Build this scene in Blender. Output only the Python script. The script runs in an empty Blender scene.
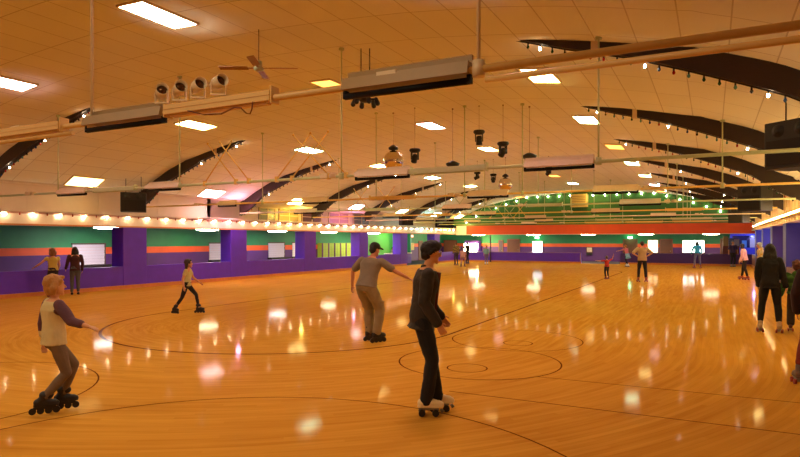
import bpy, bmesh, math, random
from mathutils import Vector as V, Matrix as M
SC = bpy.context.scene
COL = SC.collection
RN = random.Random(11)
PI = math.pi

# ------------------------------------------------------------------ camera
EYE = 1.75
YAW = math.atan(312 / 600)
cd = bpy.data.cameras.new('camera'); cam = bpy.data.objects.new('camera', cd); COL.objects.link(cam)
cam.location = (0, 0, EYE); cam.rotation_euler = (PI / 2, 0, YAW)
cd.sensor_width = 36; cd.lens = 600 / 800 * 36; cd.shift_y = (240 - 228.5) / 800
cd.clip_start = .05; cd.clip_end = 300
SC.camera = cam
SC.view_settings.view_transform = 'Standard'; SC.view_settings.look = 'None'
SC.view_settings.gamma = 1; SC.view_settings.use_curve_mapping = False
SC.view_settings.exposure = 1.52
w = bpy.data.worlds.new('world'); SC.world = w; w.use_nodes = True
w.node_tree.nodes['Background'].inputs[0].default_value = (.05, .03, .02, 1)
w.node_tree.nodes['Background'].inputs[1].default_value = .15

# ------------------------------------------------------------------ materials
def srgb(r, g, b):
    f = lambda c: (c / 255 / 12.92) if c / 255 <= .04045 else ((c / 255 + .055) / 1.055) ** 2.4
    return (f(r), f(g), f(b), 1)
MATS = {}
def mat(name, col, rough=.6, metal=0, noise=.12, scale=14, bump=0, bscale=60, spec=.5, emit=None, estr=0, coat=0):
    if name in MATS: return MATS[name]
    m = bpy.data.materials.new(name); m.use_nodes = True
    nt = m.node_tree; b = nt.nodes['Principled BSDF']
    c = srgb(*col) if max(col) > 1 else (*col, 1)
    b.inputs['Roughness'].default_value = rough; b.inputs['Metallic'].default_value = metal
    b.inputs['Specular IOR Level'].default_value = spec
    if coat: b.inputs['Coat Weight'].default_value = coat
    tc = nt.nodes.new('ShaderNodeTexCoord')
    if noise:
        n = nt.nodes.new('ShaderNodeTexNoise'); n.inputs['Scale'].default_value = scale; n.inputs['Detail'].default_value = 4
        nt.links.new(tc.outputs['Object'], n.inputs['Vector'])
        mx = nt.nodes.new('ShaderNodeMix'); mx.data_type = 'RGBA'
        mx.inputs[6].default_value = tuple(x * (1 - noise) for x in c[:3]) + (1,)
        mx.inputs[7].default_value = tuple(min(1, x * (1 + noise)) for x in c[:3]) + (1,)
        nt.links.new(n.outputs[0], mx.inputs[0]); nt.links.new(mx.outputs[2], b.inputs['Base Color'])
    else:
        b.inputs['Base Color'].default_value = c
    if bump:
        n2 = nt.nodes.new('ShaderNodeTexNoise'); n2.inputs['Scale'].default_value = bscale
        nt.links.new(tc.outputs['Object'], n2.inputs['Vector'])
        bp = nt.nodes.new('ShaderNodeBump'); bp.inputs['Strength'].default_value = bump; bp.inputs['Distance'].default_value = .01
        nt.links.new(n2.outputs[0], bp.inputs['Height']); nt.links.new(bp.outputs[0], b.inputs['Normal'])
    if emit:
        e = srgb(*emit) if max(emit) > 1 else (*emit, 1)
        b.inputs['Emission Color'].default_value = e; b.inputs['Emission Strength'].default_value = estr
    MATS[name] = m
    return m
def glow(name, col, strength):
    return mat(name, (.8, .8, .8), .4, noise=0, emit=col, estr=strength)

def N(nt, kind, **kw):
    n = nt.nodes.new(kind)
    for k, v in kw.items(): setattr(n, k, v)
    return n
def mth(nt, op, a, b=None):
    n = nt.nodes.new('ShaderNodeMath'); n.operation = op
    for i, x in enumerate((a, b)):
        if x is None: continue
        if isinstance(x, (int, float)): n.inputs[i].default_value = x
        else: nt.links.new(x, n.inputs[i])
    return n.outputs[0]

def floor_mat():
    m = bpy.data.materials.new('maple_planks'); m.use_nodes = True
    nt = m.node_tree; b = nt.nodes['Principled BSDF']; L = nt.links
    g = N(nt, 'ShaderNodeNewGeometry'); sp = N(nt, 'ShaderNodeSeparateXYZ'); L.new(g.outputs['Position'], sp.inputs[0])
    dx = mth(nt, 'ADD', sp.outputs[0], 8.15); dyr = mth(nt, 'SUBTRACT', sp.outputs[1], 10.2)
    dy = mth(nt, 'MINIMUM', dyr, 0.0)
    r = mth(nt, 'SQRT', mth(nt, 'ADD', mth(nt, 'MULTIPLY', dx, dx), mth(nt, 'MULTIPLY', dy, dy)))
    ang = mth(nt, 'ARCTAN2', dx, mth(nt, 'MULTIPLY', dy, -1))
    along = mth(nt, 'ADD', mth(nt, 'MULTIPLY', ang, 6.0), mth(nt, 'MAXIMUM', dyr, 0.0))
    row = mth(nt, 'FLOOR', mth(nt, 'DIVIDE', r, .062))
    frac = mth(nt, 'FRACT', mth(nt, 'DIVIDE', r, .062))
    wn = N(nt, 'ShaderNodeTexWhiteNoise', noise_dimensions='1D'); L.new(row, wn.inputs['W'])
    seg = mth(nt, 'FLOOR', mth(nt, 'ADD', mth(nt, 'DIVIDE', along, 1.3), mth(nt, 'MULTIPLY', wn.outputs[0], 9.0)))
    wn2 = N(nt, 'ShaderNodeTexWhiteNoise', noise_dimensions='2D')
    cv = N(nt, 'ShaderNodeCombineXYZ'); L.new(row, cv.inputs[0]); L.new(seg, cv.inputs[1]); L.new(cv.outputs[0], wn2.inputs['Vector'])
    cg = N(nt, 'ShaderNodeCombineXYZ'); L.new(mth(nt, 'MULTIPLY', r, 9.0), cg.inputs[0]); L.new(mth(nt, 'MULTIPLY', along, .7), cg.inputs[1])
    ng = N(nt, 'ShaderNodeTexNoise'); ng.inputs['Scale'].default_value = 1.6; ng.inputs['Detail'].default_value = 6; L.new(cg.outputs[0], ng.inputs['Vector'])
    nb = N(nt, 'ShaderNodeTexNoise'); nb.inputs['Scale'].default_value = .35; L.new(g.outputs['Position'], nb.inputs['Vector'])
    t = mth(nt, 'ADD', mth(nt, 'MULTIPLY', wn2.outputs[0], .22), mth(nt, 'ADD', mth(nt, 'MULTIPLY', ng.outputs[0], .7), mth(nt, 'MULTIPLY', nb.outputs[0], .3)))
    cr = N(nt, 'ShaderNodeValToRGB'); L.new(t, cr.inputs[0])
    cr.color_ramp.elements[0].position = .3; cr.color_ramp.elements[0].color = (.50, .205, .024, 1)
    cr.color_ramp.elements[1].position = .95; cr.color_ramp.elements[1].color = (.70, .36, .048, 1)
    gap = mth(nt, 'LESS_THAN', frac, .04)
    mx = N(nt, 'ShaderNodeMix', data_type='RGBA'); L.new(mth(nt, 'MULTIPLY', gap, .25), mx.inputs[0])
    L.new(cr.outputs[0], mx.inputs[6]); mx.inputs[7].default_value = (.16, .06, .015, 1)
    L.new(mx.outputs[2], b.inputs['Base Color'])
    b.inputs['Roughness'].default_value = .19; b.inputs['Specular IOR Level'].default_value = .10
    nw = N(nt, 'ShaderNodeTexNoise'); nw.inputs['Scale'].default_value = 1.0; nw.inputs['Detail'].default_value = 3
    cw = N(nt, 'ShaderNodeCombineXYZ'); L.new(mth(nt, 'MULTIPLY', r, 14.0), cw.inputs[0]); L.new(mth(nt, 'MULTIPLY', along, 1.2), cw.inputs[1]); L.new(cw.outputs[0], nw.inputs['Vector'])
    hb = mth(nt, 'ADD', mth(nt, 'MULTIPLY', nw.outputs[0], .8), mth(nt, 'MULTIPLY', wn2.outputs[0], .2))
    bp = N(nt, 'ShaderNodeBump'); bp.inputs['Strength'].default_value = .008; bp.inputs['Distance'].default_value = .02
    L.new(hb, bp.inputs['Height']); L.new(bp.outputs[0], b.inputs['Normal'])
    b.inputs['Specular IOR Level'].default_value = 0
    varnish(nt, b, bp)
    return m

def varnish(nt, b, bp=None):
    # worn varnish: a thin weak gloss over the wood
    L = nt.links; gl = N(nt, 'ShaderNodeBsdfGlossy'); gl.inputs['Roughness'].default_value = .07
    fr = N(nt, 'ShaderNodeFresnel'); fr.inputs['IOR'].default_value = 1.2
    if bp: L.new(bp.outputs[0], gl.inputs['Normal'])
    mix = N(nt, 'ShaderNodeMixShader'); L.new(mth(nt, 'MULTIPLY', fr.outputs[0], .19), mix.inputs[0])
    L.new(b.outputs[0], mix.inputs[1]); L.new(gl.outputs[0], mix.inputs[2]); L.new(mix.outputs[0], nt.nodes['Material Output'].inputs['Surface'])

def ceiling_mat():
    m = bpy.data.materials.new('ceiling_tiles'); m.use_nodes = True
    nt = m.node_tree; b = nt.nodes['Principled BSDF']; L = nt.links
    uv = N(nt, 'ShaderNodeUVMap'); sp = N(nt, 'ShaderNodeSeparateXYZ'); L.new(uv.outputs[0], sp.inputs[0])
    fu = mth(nt, 'FRACT', mth(nt, 'DIVIDE', sp.outputs[0], 1.22)); fv = mth(nt, 'FRACT', mth(nt, 'DIVIDE', sp.outputs[1], .61))
    seam = mth(nt, 'MAXIMUM', mth(nt, 'LESS_THAN', fu, .016), mth(nt, 'LESS_THAN', fv, .03))
    cu = N(nt, 'ShaderNodeCombineXYZ'); L.new(mth(nt, 'FLOOR', mth(nt, 'DIVIDE', sp.outputs[0], 1.22)), cu.inputs[0]); L.new(mth(nt, 'FLOOR', mth(nt, 'DIVIDE', sp.outputs[1], .61)), cu.inputs[1])
    wn = N(nt, 'ShaderNodeTexWhiteNoise', noise_dimensions='2D'); L.new(cu.outputs[0], wn.inputs['Vector'])
    n = N(nt, 'ShaderNodeTexNoise'); n.inputs['Scale'].default_value = 40; L.new(uv.outputs[0], n.inputs['Vector'])
    t = mth(nt, 'ADD', mth(nt, 'MULTIPLY', wn.outputs[0], .5), mth(nt, 'MULTIPLY', n.outputs[0], .5))
    cr = N(nt, 'ShaderNodeValToRGB'); L.new(t, cr.inputs[0])
    cr.color_ramp.elements[0].color = (.82, .79, .67, 1); cr.color_ramp.elements[1].color = (.89, .86, .74, 1)
    mx = N(nt, 'ShaderNodeMix', data_type='RGBA'); L.new(mth(nt, 'MULTIPLY', seam, .45), mx.inputs[0])
    L.new(cr.outputs[0], mx.inputs[6]); mx.inputs[7].default_value = (.3, .2, .13, 1)
    L.new(mx.outputs[2], b.inputs['Base Color']); b.inputs['Roughness'].default_value = .7; b.inputs['Specular IOR Level'].default_value = .05
    bp = N(nt, 'ShaderNodeBump'); bp.inputs['Strength'].default_value = .15; bp.inputs['Distance'].default_value = .01
    L.new(n.outputs[0], bp.inputs['Height']); L.new(bp.outputs[0], b.inputs['Normal'])
    return m

def wall_mat(name, bands, outer=False):
    """painted wall: list of (top height, colour) from the floor up"""
    m = bpy.data.materials.new(name); m.use_nodes = True
    nt = m.node_tree; b = nt.nodes['Principled BSDF']; L = nt.links
    g = N(nt, 'ShaderNodeNewGeometry'); sp = N(nt, 'ShaderNodeSeparateXYZ'); L.new(g.outputs['Position'], sp.inputs[0])
    col = None
    for top, c in bands:
        cc = srgb(*c)
        if col is None:
            rgb = N(nt, 'ShaderNodeRGB'); rgb.outputs[0].default_value = cc; col = rgb.outputs[0]; prev = top; continue
        mx = N(nt, 'ShaderNodeMix', data_type='RGBA'); L.new(mth(nt, 'GREATER_THAN', sp.outputs[2], prev), mx.inputs[0])
        L.new(col, mx.inputs[6]); mx.inputs[7].default_value = cc; col = mx.outputs[2]; prev = top
    n = N(nt, 'ShaderNodeTexNoise'); n.inputs['Scale'].default_value = 2.5; n.inputs['Detail'].default_value = 5
    L.new(g.outputs['Position'], n.inputs['Vector'])
    hs = N(nt, 'ShaderNodeHueSaturation'); L.new(col, hs.inputs['Color']); L.new(mth(nt, 'ADD', mth(nt, 'MULTIPLY', n.outputs[0], .4), .8), hs.inputs['Value'])
    L.new(hs.outputs[0], b.inputs['Base Color']); b.inputs['Roughness'].default_value = .6
    return m

# ------------------------------------------------------------------ mesh builder
class MB:
    def __init__(s): s.bm = bmesh.new()
    def _f(s, vs, mi=0, smooth=False):
        try:
            f = s.bm.faces.new(vs); f.material_index = mi; f.smooth = smooth; return f
        except ValueError: return None
    def box(s, x0, x1, y0, y1, z0, z1, mi=0, mx=None):
        P = [V((x, y, z)) for z in (z0, z1) for y in (y0, y1) for x in (x0, x1)]
        if mx is not None: P = [mx @ p for p in P]
        v = [s.bm.verts.new(p) for p in P]
        for q in ((0, 2, 3, 1), (4, 5, 7, 6), (0, 1, 5, 4), (2, 6, 7, 3), (0, 4, 6, 2), (1, 3, 7, 5)): s._f([v[i] for i in q], mi)
        return s
    def loft(s, rings, mi=0, smooth=True, caps=True):
        vs = [[s.bm.verts.new(p) for p in r] for r in rings]
        n = len(vs[0])
        for a, b in zip(vs, vs[1:]):
            for i in range(n): s._f([a[i], a[(i + 1) % n], b[(i + 1) % n], b[i]], mi, smooth)
        if caps: s._f(vs[0][::-1], mi); s._f(vs[-1], mi)
        return s
    @staticmethod
    def frame(d):
        d = d.normalized(); a = V((0, 0, 1)) if abs(d.z) < .9 else V((0, 1, 0))
        u = d.cross(a).normalized(); return u, d.cross(u).normalized()
    def cyl(s, p0, p1, r0, r1=None, seg=14, mi=0):
        p0, p1 = V(p0), V(p1); r1 = r0 if r1 is None else r1
        u, w_ = s.frame(p1 - p0)
        return s.loft([[p + (u * math.cos(2 * PI * i / seg) + w_ * math.sin(2 * PI * i / seg)) * r for i in range(seg)] for p, r in ((p0, r0), (p1, r1))], mi)
    def limb(s, p0, p1, r0, r1, seg=12, mi=0):
        p0, p1 = V(p0), V(p1); d = (p1 - p0)
        if d.length < 1e-5: d = V((0, 0, 1e-4))
        dn = d.normalized(); u, w_ = s.frame(d); rings = []
        for k in range(4):
            a = PI / 2 * (1 - (k + .25) / 4.25); rings.append((p0 - dn * r0 * math.sin(a), r0 * math.cos(a)))
        rings.append((p0, r0)); rings.append((p1, r1))
        for k in range(3, -1, -1):
            a = PI / 2 * (1 - (k + .25) / 4.25); rings.append((p1 + dn * r1 * math.sin(a), r1 * math.cos(a)))
        return s.loft([[p + (u * math.cos(2 * PI * i / seg) + w_ * math.sin(2 * PI * i / seg)) * r for i in range(seg)] for p, r in rings], mi)
    def chain(s, pts, rs, mi=0):
        for i in range(len(pts) - 1): s.limb(pts[i], pts[i + 1], rs[i], rs[i + 1], mi=mi)
        return s
    def ball(s, c, r, mx=None, seg=16, mi=0):
        c = V(c); r = (r, r, r) if isinstance(r, (int, float)) else r
        rows = max(4, seg // 2); rings = []
        for k in range(rows):
            a = -PI / 2 + PI * (k + .5) / rows
            rings.append([V((r[0] * math.cos(a) * math.cos(2 * PI * i / seg), r[1] * math.cos(a) * math.sin(2 * PI * i / seg), r[2] * math.sin(a))) for i in range(seg)])
        rings = [[(mx @ p if mx is not None else p) + c for p in q] for q in rings]
        return s.loft(rings, mi)
    def tube(s, pts, r, seg=8, mi=0):
        pts = [V(p) for p in pts]; rings = []; u = None
        for i, p in enumerate(pts):
            d = (pts[min(i + 1, len(pts) - 1)] - pts[max(i - 1, 0)]).normalized()
            if u is None: u, w_ = s.frame(d)
            else:
                u = (u - d * u.dot(d)).normalized(); w_ = d.cross(u)
            rings.append([p + (u * math.cos(2 * PI * k / seg) + w_ * math.sin(2 * PI * k / seg)) * r for k in range(seg)])
        return s.loft(rings, mi)
    def lathe(s, prof, c=(0, 0, 0), seg=20, mi=0, mx=None):
        c = V(c)
        rr = [[V((r * math.cos(2 * PI * i / seg), r * math.sin(2 * PI * i / seg), z)) for i in range(seg)] for r, z in prof]
        rr = [[(mx @ p if mx is not None else p) + c for p in q] for q in rr]
        return s.loft(rr, mi)
    def mesh(s, name, mats):
        bmesh.ops.recalc_face_normals(s.bm, faces=s.bm.faces)
        me = bpy.data.meshes.new(name); s.bm.to_mesh(me); s.bm.free()
        for m in mats if isinstance(mats, (list, tuple)) else [mats]: me.materials.append(m)
        return me
    def build(s, name, mats, parent=None, loc=None, rot=None, bevel=0):
        o = bpy.data.objects.new(name, s.mesh(name, mats)); COL.objects.link(o)
        if parent is not None: o.parent = parent
        if loc is not None: o.location = loc
        if rot is not None: o.rotation_euler = rot
        if bevel:
            b = o.modifiers.new('bevel', 'BEVEL'); b.width = bevel; b.segments = 2; b.limit_method = 'ANGLE'
        return o
def tag(o, label, cat, group=None):
    o['label'] = label; o['category'] = cat
    if group: o['group'] = group
    return o
def thing(name, label, cat, loc=(0, 0, 0), rz=0, group=None):
    o = bpy.data.objects.new(name, None); COL.objects.link(o); o.empty_display_size = .1
    o.location = loc; o.rotation_euler = (0, 0, rz)
    return tag(o, label, cat, group)
def struct(mb, name, mats):
    o = mb.build(name, mats); o['kind'] = 'structure'; return o
def copy_tree(o, parent=None, loc=None):
    c = o.copy(); COL.objects.link(c)
    if parent is not None: c.parent = parent
    if loc is not None: c.location = loc
    for ch in list(o.children): copy_tree(ch, c)
    return c
ORD = ['first', 'second', 'third', 'fourth', 'fifth', 'sixth', 'seventh', 'eighth', 'ninth', 'tenth', 'eleventh', 'twelfth']

# ------------------------------------------------------------------ the hall: sizes
XL, XR, XC, YF, YB = -18.7, 2.34, -8.15, -7.0, 46.0
XLO, XRO, YBO = -22.5, 9.0, 51.5
PROF = [(0, 5.36), (2, 5.3), (4, 5.16), (5.5, 4.98), (6.6, 4.80), (7.93, 4.48), (8.5, 4.31), (9.2, 4.03), (10.2, 3.5), (10.75, 3.12)]
BOT = [(4.6, 5.22), (5.4, 4.97), (6.1, 4.74), (7.08, 4.46), (7.88, 4.16), (8.66, 3.85), (9.2, 3.62), (9.8, 3.15), (10.5, 2.78)]
def interp(T, o):
    o = abs(o)
    for (a, za), (b, zb) in zip(T, T[1:]):
        if o <= b: return za + (zb - za) * max(0, (o - a)) / (b - a)
    return T[-1][1]
def cz(x): return interp(PROF, x - XC)
def bz(x): return interp(BOT, x - XC)
SPANS = [9.6 + 5.4 * k for k in range(7)]

# ------------------------------------------------------------------ PEOPLE
def remesh(mb, voxel, it=2, namp=0, nscale=9, fac=.5):
    me = mb.mesh('tmp', [])
    ob = bpy.data.objects.new('tmp', me); COL.objects.link(ob)
    r = ob.modifiers.new('r', 'REMESH'); r.mode = 'VOXEL'; r.voxel_size = voxel; r.use_smooth_shade = True
    sm = ob.modifiers.new('s', 'SMOOTH'); sm.factor = fac; sm.iterations = it
    dg = bpy.context.evaluated_depsgraph_get()
    out = bpy.data.meshes.new_from_object(ob.evaluated_get(dg), depsgraph=dg)
    bpy.data.objects.remove(ob); bpy.data.meshes.remove(me)
    if namp:
        from mathutils import noise
        ns = [v.normal.copy() for v in out.vertices]
        for v, n in zip(out.vertices, ns):
            p = v.co * nscale
            v.co += n * namp * (noise.noise(V((p.x, p.y, p.z * .6))) + .5 * noise.noise(p * 2.3))
    out.polygons.foreach_set('use_smooth', [True] * len(out.polygons))
    return out
def link(me, name, mats, parent=None):
    me.materials.clear()
    for m in mats if isinstance(mats, (list, tuple)) else [mats]: me.materials.append(m)
    me.name = name
    o = bpy.data.objects.new(name, me); COL.objects.link(o)
    if parent is not None: o.parent = parent
    return o
def rx(a): return M.Rotation(a, 3, 'X')
def ry(a): return M.Rotation(a, 3, 'Y')
def rzm(a): return M.Rotation(a, 3, 'Z')
EYEM = mat('dark_eye', (25, 18, 15), .3, noise=0)
LIPM = mat('lips', (150, 75, 60), .5, noise=0)
WHEELM = {'black': mat('black_wheel', (22, 20, 20), .45), 'red': mat('red_wheel', (150, 40, 25), .45), 'grey': mat('grey_wheel', (90, 85, 80), .45)}
METAL = mat('truck_metal', (150, 148, 145), .35, .9)

def person(label, pos, rz, H, kid=False, lean=0, side=0, twist=0, pelvis=(0, 0), crouch=0, feet=None, arms=None, head=(0, 0),
           skin=(196, 135, 95), top=None, legs=None, hair=None, skate='quad', boot=(60, 30, 25), wheel='red', voxel=.014, wide=1.0,
           skirt=None, backpack=None):
    """One person. Local axes: +Y is the way the person faces, +X the person's right."""
    hk = {'quad': .085, 'inline': .095, 'shoe': .02}[skate]
    u = H / 1.7
    hs = u * (1.2 if kid else 1.0)                          # head scale
    th, sh, ank = .245 * H, .246 * H, .045 * H
    hipz = hk + (.536 * H if not kid else .515 * H) - crouch
    P0 = V((pelvis[0], pelvis[1], hipz))
    T = ry(side) @ rx(-lean)                               # spine frame
    up = T @ V((0, 0, 1)); rt = T @ rzm(-twist) @ V((1, 0, 0)); fw = up.cross(rt)
    sl = .312 * H if not kid else .30 * H
    nb = P0 + up * sl
    shw = .108 * H * wide
    shj = {s_: P0 + up * sl * .89 + rt * shw * s_ for s_ in (-1, 1)}
    hip = {s_: P0 + V((.052 * H * s_, 0, -.01 * H)) for s_ in (-1, 1)}
    feet = feet or {-1: (-.1 * u, 0, 0, 0, 0), 1: (.1 * u, 0, 0, 0, 0)}   # x, y, lift, yaw, pitch
    ANK, KNEE, FD = {}, {}, {}
    for s_ in (-1, 1):
        x, y, z, yaw, pit = feet[s_]
        a = V((x, y, hk + ank + z)); h = hip[s_]; d = a - h; D = d.length
        if D > .999 * (th + sh): a = h + d * (.999 * (th + sh) / D); d = a - h; D = d.length
        ANK[s_] = a; FD[s_] = rzm(-yaw) @ rx(pit)
        f = rzm(-yaw) @ V((0, 1, 0)); dn = d / D
        kd = (f - dn * f.dot(dn)).normalized()
        ca = (th * th + D * D - sh * sh) / (2 * th * D); ca = max(-1, min(1, ca))
        KNEE[s_] = h + dn * th * ca + kd * th * math.sqrt(max(0, 1 - ca * ca))
    ual, fal, hl = .168 * H, .145 * H, .10 * H
    arms = arms or {-1: ((-.12, 0, -1), (-.05, .2, -1)), 1: ((.12, 0, -1), (.05, .2, -1))}
    ELB, WR, FDIR = {}, {}, {}
    for s_ in (-1, 1):
        a, b = V(arms[s_][0]).normalized(), V(arms[s_][1]).normalized()
        ELB[s_] = shj[s_] + a * ual; WR[s_] = ELB[s_] + b * fal; FDIR[s_] = b
    hm = rzm(-head[1]) @ rx(-lean * .4 - head[0])
    hc = nb + up * (.045 * H) + hm @ V((0, .018 * u, .082 * hs))
    def HP(p): return hc + hm @ (V(p) * hs)
    def torso(mb, lev, inf=0.0, scale=1.0):
        rings = []
        for t, a, b in lev:
            c = P0 + up * (sl * t); aa = a * u * wide * scale + inf; bb = b * u * scale * (wide ** .5) + inf
            rings.append([c + rt * aa * math.copysign(abs(math.cos(q)) ** .85, math.cos(q)) + fw * bb * math.copysign(abs(math.sin(q)) ** .85, math.sin(q)) for q in [2 * PI * i / 20 for i in range(20)]])
        mb.loft(rings)
    LEV = [(-.2, .07, .07), (-.1, .125, .098), (.0, .158, .112), (.12, .156, .11), (.3, .142, .1), (.45, .14, .1), (.6, .152, .11), (.75, .165, .118), (.88, .15, .108), (.97, .10, .08), (1.02, .055, .058)]
    # body: one continuous surface
    b = MB(); torso(b, LEV, 0)
    b.limb(nb - up * .03 * u, hc - up * .03 * u, .055 * u, .048 * u)
    b.ball(HP((0, -.012, .025)), tuple(x * hs for x in (.073, .092, .086)), hm)
    b.ball(HP((0, .02, -.045)), tuple(x * hs for x in (.056, .066, .066)), hm)
    b.limb(HP((0, .078, .008)), HP((0, .100, -.022)), .008 * hs, .014 * hs)
    b.limb(HP((-.022, .066, -.055)), HP((.022, .066, -.055)), .014 * hs, .014 * hs)
    b.limb(HP((-.035, .066, .03)), HP((.035, .066, .03)), .014 * hs, .014 * hs)
    b.ball(HP((0, .068, -.092)), .022 * hs)
    for s_ in (-1, 1):
        b.ball(HP((.073 * s_, -.008, -.006)), tuple(x * hs for x in (.012, .02, .033)), hm)
        b.limb(nb - up * .035 * H + rt * .03 * H * s_, shj[s_], .045 * u, .052 * u)
        b.chain([shj[s_], shj[s_].lerp(ELB[s_], .5), ELB[s_], ELB[s_].lerp(WR[s_], .35), WR[s_]], [.05 * u, .044 * u, .037 * u, .038 * u, .026 * u])
        k = KNEE[s_]
        b.chain([hip[s_], hip[s_].lerp(k, .5), k, k.lerp(ANK[s_], .35), ANK[s_]], [.084 * u, .072 * u, .053 * u, .053 * u, .036 * u])
        ft = FD[s_]
        b.limb(ANK[s_] + ft @ V((0, -.03, -.03)) * u, ANK[s_] + ft @ V((0, .13, -.045)) * u, .032 * u, .026 * u)
        # hand: palm, four unequal curled fingers, thumb off the side
        fd = FDIR[s_]; pn = (fd.cross(V((0, 1, 0)) if abs(fd.y) < .8 else V((0, 0, 1)))).normalized()
        if pn.dot(rt) * s_ < 0: pn = -pn                    # back of the hand faces outward
        sd = fd.cross(pn).normalized()
        if sd.dot(fw) < 0: sd = -sd                         # thumb side
        w0 = WR[s_]
        for q in (-.5, -.17, .17, .5):
            b.limb(w0, w0 + fd * .075 * u + sd * .055 * u * q, .017 * u, .0125 * u, seg=8)
        fr = max(.0085 * u, voxel * .62)
        for q, ln in zip((.75, .25, -.25, -.75), (.066, .076, .070, .054)):
            p = w0 + fd * .078 * u + sd * .036 * u * q; d1 = (fd + sd * .16 * q - pn * .12).normalized(); d2 = (fd * .8 + sd * .12 * q - pn * .55).normalized()
            m1 = p + d1 * ln * .55 * u
            b.limb(p, m1, fr * 1.05, fr, seg=8); b.limb(m1, m1 + d2 * ln * .5 * u, fr, fr * .85, seg=8)
        p = w0 + fd * .022 * u + sd * .018 * u; m1 = p + (fd * .6 + sd * .75 - pn * .15).normalized() * .045 * u
        b.limb(p, m1, fr * 1.3, fr * 1.1, seg=8); b.limb(m1, m1 + (fd * .9 + sd * .25 - pn * .25).normalized() * .032 * u, fr * 1.1, fr * .9, seg=8)
    skm = mat('skin_%d_%d_%d' % skin, skin, .55, noise=.06)
    me = remesh(b, voxel)
    hi = hm.inverted()
    body = link(me, 'person', [skm, EYEM, LIPM])
    for p in me.polygons:
        q = hi @ (p.center - hc) / hs
        if q.y > .05:
            if min((q - V((e, .082, .010))).length for e in (-.031, .031)) < .013: p.material_index = 1
            elif abs(q.x) < .022 and abs(q.z + .055) < .007: p.material_index = 2
            elif .014 < abs(q.x) < .047 and abs(q.z - .030) < .0055: p.material_index = 1
    body.location = (pos[0], pos[1], 0); body.rotation_euler = (0, 0, rz)
    tag(body, label, 'person')
    # trousers
    if legs:
        m = mat('cloth_%d_%d_%d' % legs['col'], legs['col'], .85, noise=.25, scale=9, bump=.3)
        inf = legs.get('loose', .012) * u; b = MB()
        torso(b, [l for l in LEV if l[0] <= .13] + [(.2, .15, .108)], .012 * u)
        for s_ in (-1, 1):
            k = KNEE[s_]; e = ANK[s_].lerp(k, legs.get('end', .12))
            b.chain([hip[s_], hip[s_].lerp(k, .5), k, k.lerp(e, .4), e], [.088 * u + inf * .7, .076 * u + inf, .056 * u + inf, .054 * u + inf, .04 * u + inf * 1.2 + legs.get('hem', 0) * u])
            if legs.get('pockets'):
                o = rt * s_ * .075 * u; c = hip[s_].lerp(k, .82)
                b.ball(c + o, (.03 * u, .07 * u, .085 * u)); b.ball(c + o + V((0, 0, .065 * u)), (.034 * u, .074 * u, .02 * u))
        if backpack == 'skirt': pass
        link(remesh(b, voxel, 2, legs.get('crease', .006) * u, 10), 'trousers', m, body)
    if skirt:
        m = mat('cloth_%d_%d_%d' % skirt, skirt, .85, noise=.2, bump=.3); b = MB()
        torso(b, [(-.55, .2, .17), (-.3, .18, .14), (0, .168, .122), (.2, .152, .112)], .012 * u)
        link(remesh(b, voxel, 2, .008 * u, 12), 'skirt', m, body)
    if top:
        b = MB(); inf = top.get('loose', .014) * u; hem = top.get('hem', -.02)
        lv = [(hem, .166 + top.get('flare', 0), .12 + top.get('flare', 0))] + [l for l in LEV if l[0] > hem + .06 and l[0] < .87] + [(.88, .128, .10), (.96, .085, .075)]
        torso(b, lv, inf)
        sl_ = top.get('sleeve', 1.0)
        for s_ in (-1, 1):
            b.limb(nb - up * .045 * H + rt * .03 * H * s_, shj[s_], .048 * u + inf * .4, .052 * u + inf * .5)
            e, wv = ELB[s_], WR[s_]
            if sl_ <= .5:
                b.limb(shj[s_], shj[s_].lerp(e, sl_ * 2), .054 * u + inf * .8, .048 * u + inf * 1.1)
            else:
                wv = e.lerp(wv, (sl_ - .5) * 2)
                b.chain([shj[s_], shj[s_].lerp(e, .5), e, e.lerp(wv, .5), wv], [.053 * u + inf * .8, .049 * u + inf, .042 * u + inf, .038 * u + inf, .032 * u + inf])
        if top.get('hood'): b.ball(nb - fw * .07 * u, (.10 * u, .07 * u, .07 * u))
        if top.get('collar'):
            for s_ in (-1, 1): b.limb(nb - up * .01 * u - fw * .035 * u + rt * .02 * s_ * u, nb - up * .05 * u + fw * .07 * u + rt * .06 * s_ * u, .04 * u, .03 * u); b.limb(nb - up * .05 * u + fw * .07 * u + rt * .06 * s_ * u, P0 + up * sl * .55 + fw * .118 * u + rt * .05 * s_ * u, .026 * u, .018 * u)
        cm = mat('cloth_%d_%d_%d' % top['col'], top['col'], .85, noise=.2, scale=9, bump=.3)
        ml = [cm]
        me = remesh(b, voxel, 2, top.get('crease', .007) * u, 9)
        if top.get('plaid'):
            ml += [mat('cloth_%d_%d_%d' % c, c, .85) for c in top['plaid']]
        if top.get('sleeve_col'):
            ml.append(mat('cloth_%d_%d_%d' % top['sleeve_col'], top['sleeve_col'], .85, noise=.2, bump=.3))
        o = link(me, top.get('name', 'shirt'), ml, body)
        for p in me.polygons:
            c = p.center
            if top.get('sleeve_col'):
                r_ = (c - P0).dot(rt)
                if abs(r_) > shw * .93 and (c - P0).dot(up) > sl * .2 or abs(r_) > shw * .7 and min((c - ELB[s_]).length for s_ in (-1, 1)) < .1 * u: p.material_index = 1
            elif top.get('plaid'):
                q = (math.floor(c.z / (.07 * u)) + math.floor(((c - P0).dot(rt) + (c - P0).dot(fw)) / (.07 * u))) % 3
                if q: p.material_index = q
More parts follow.
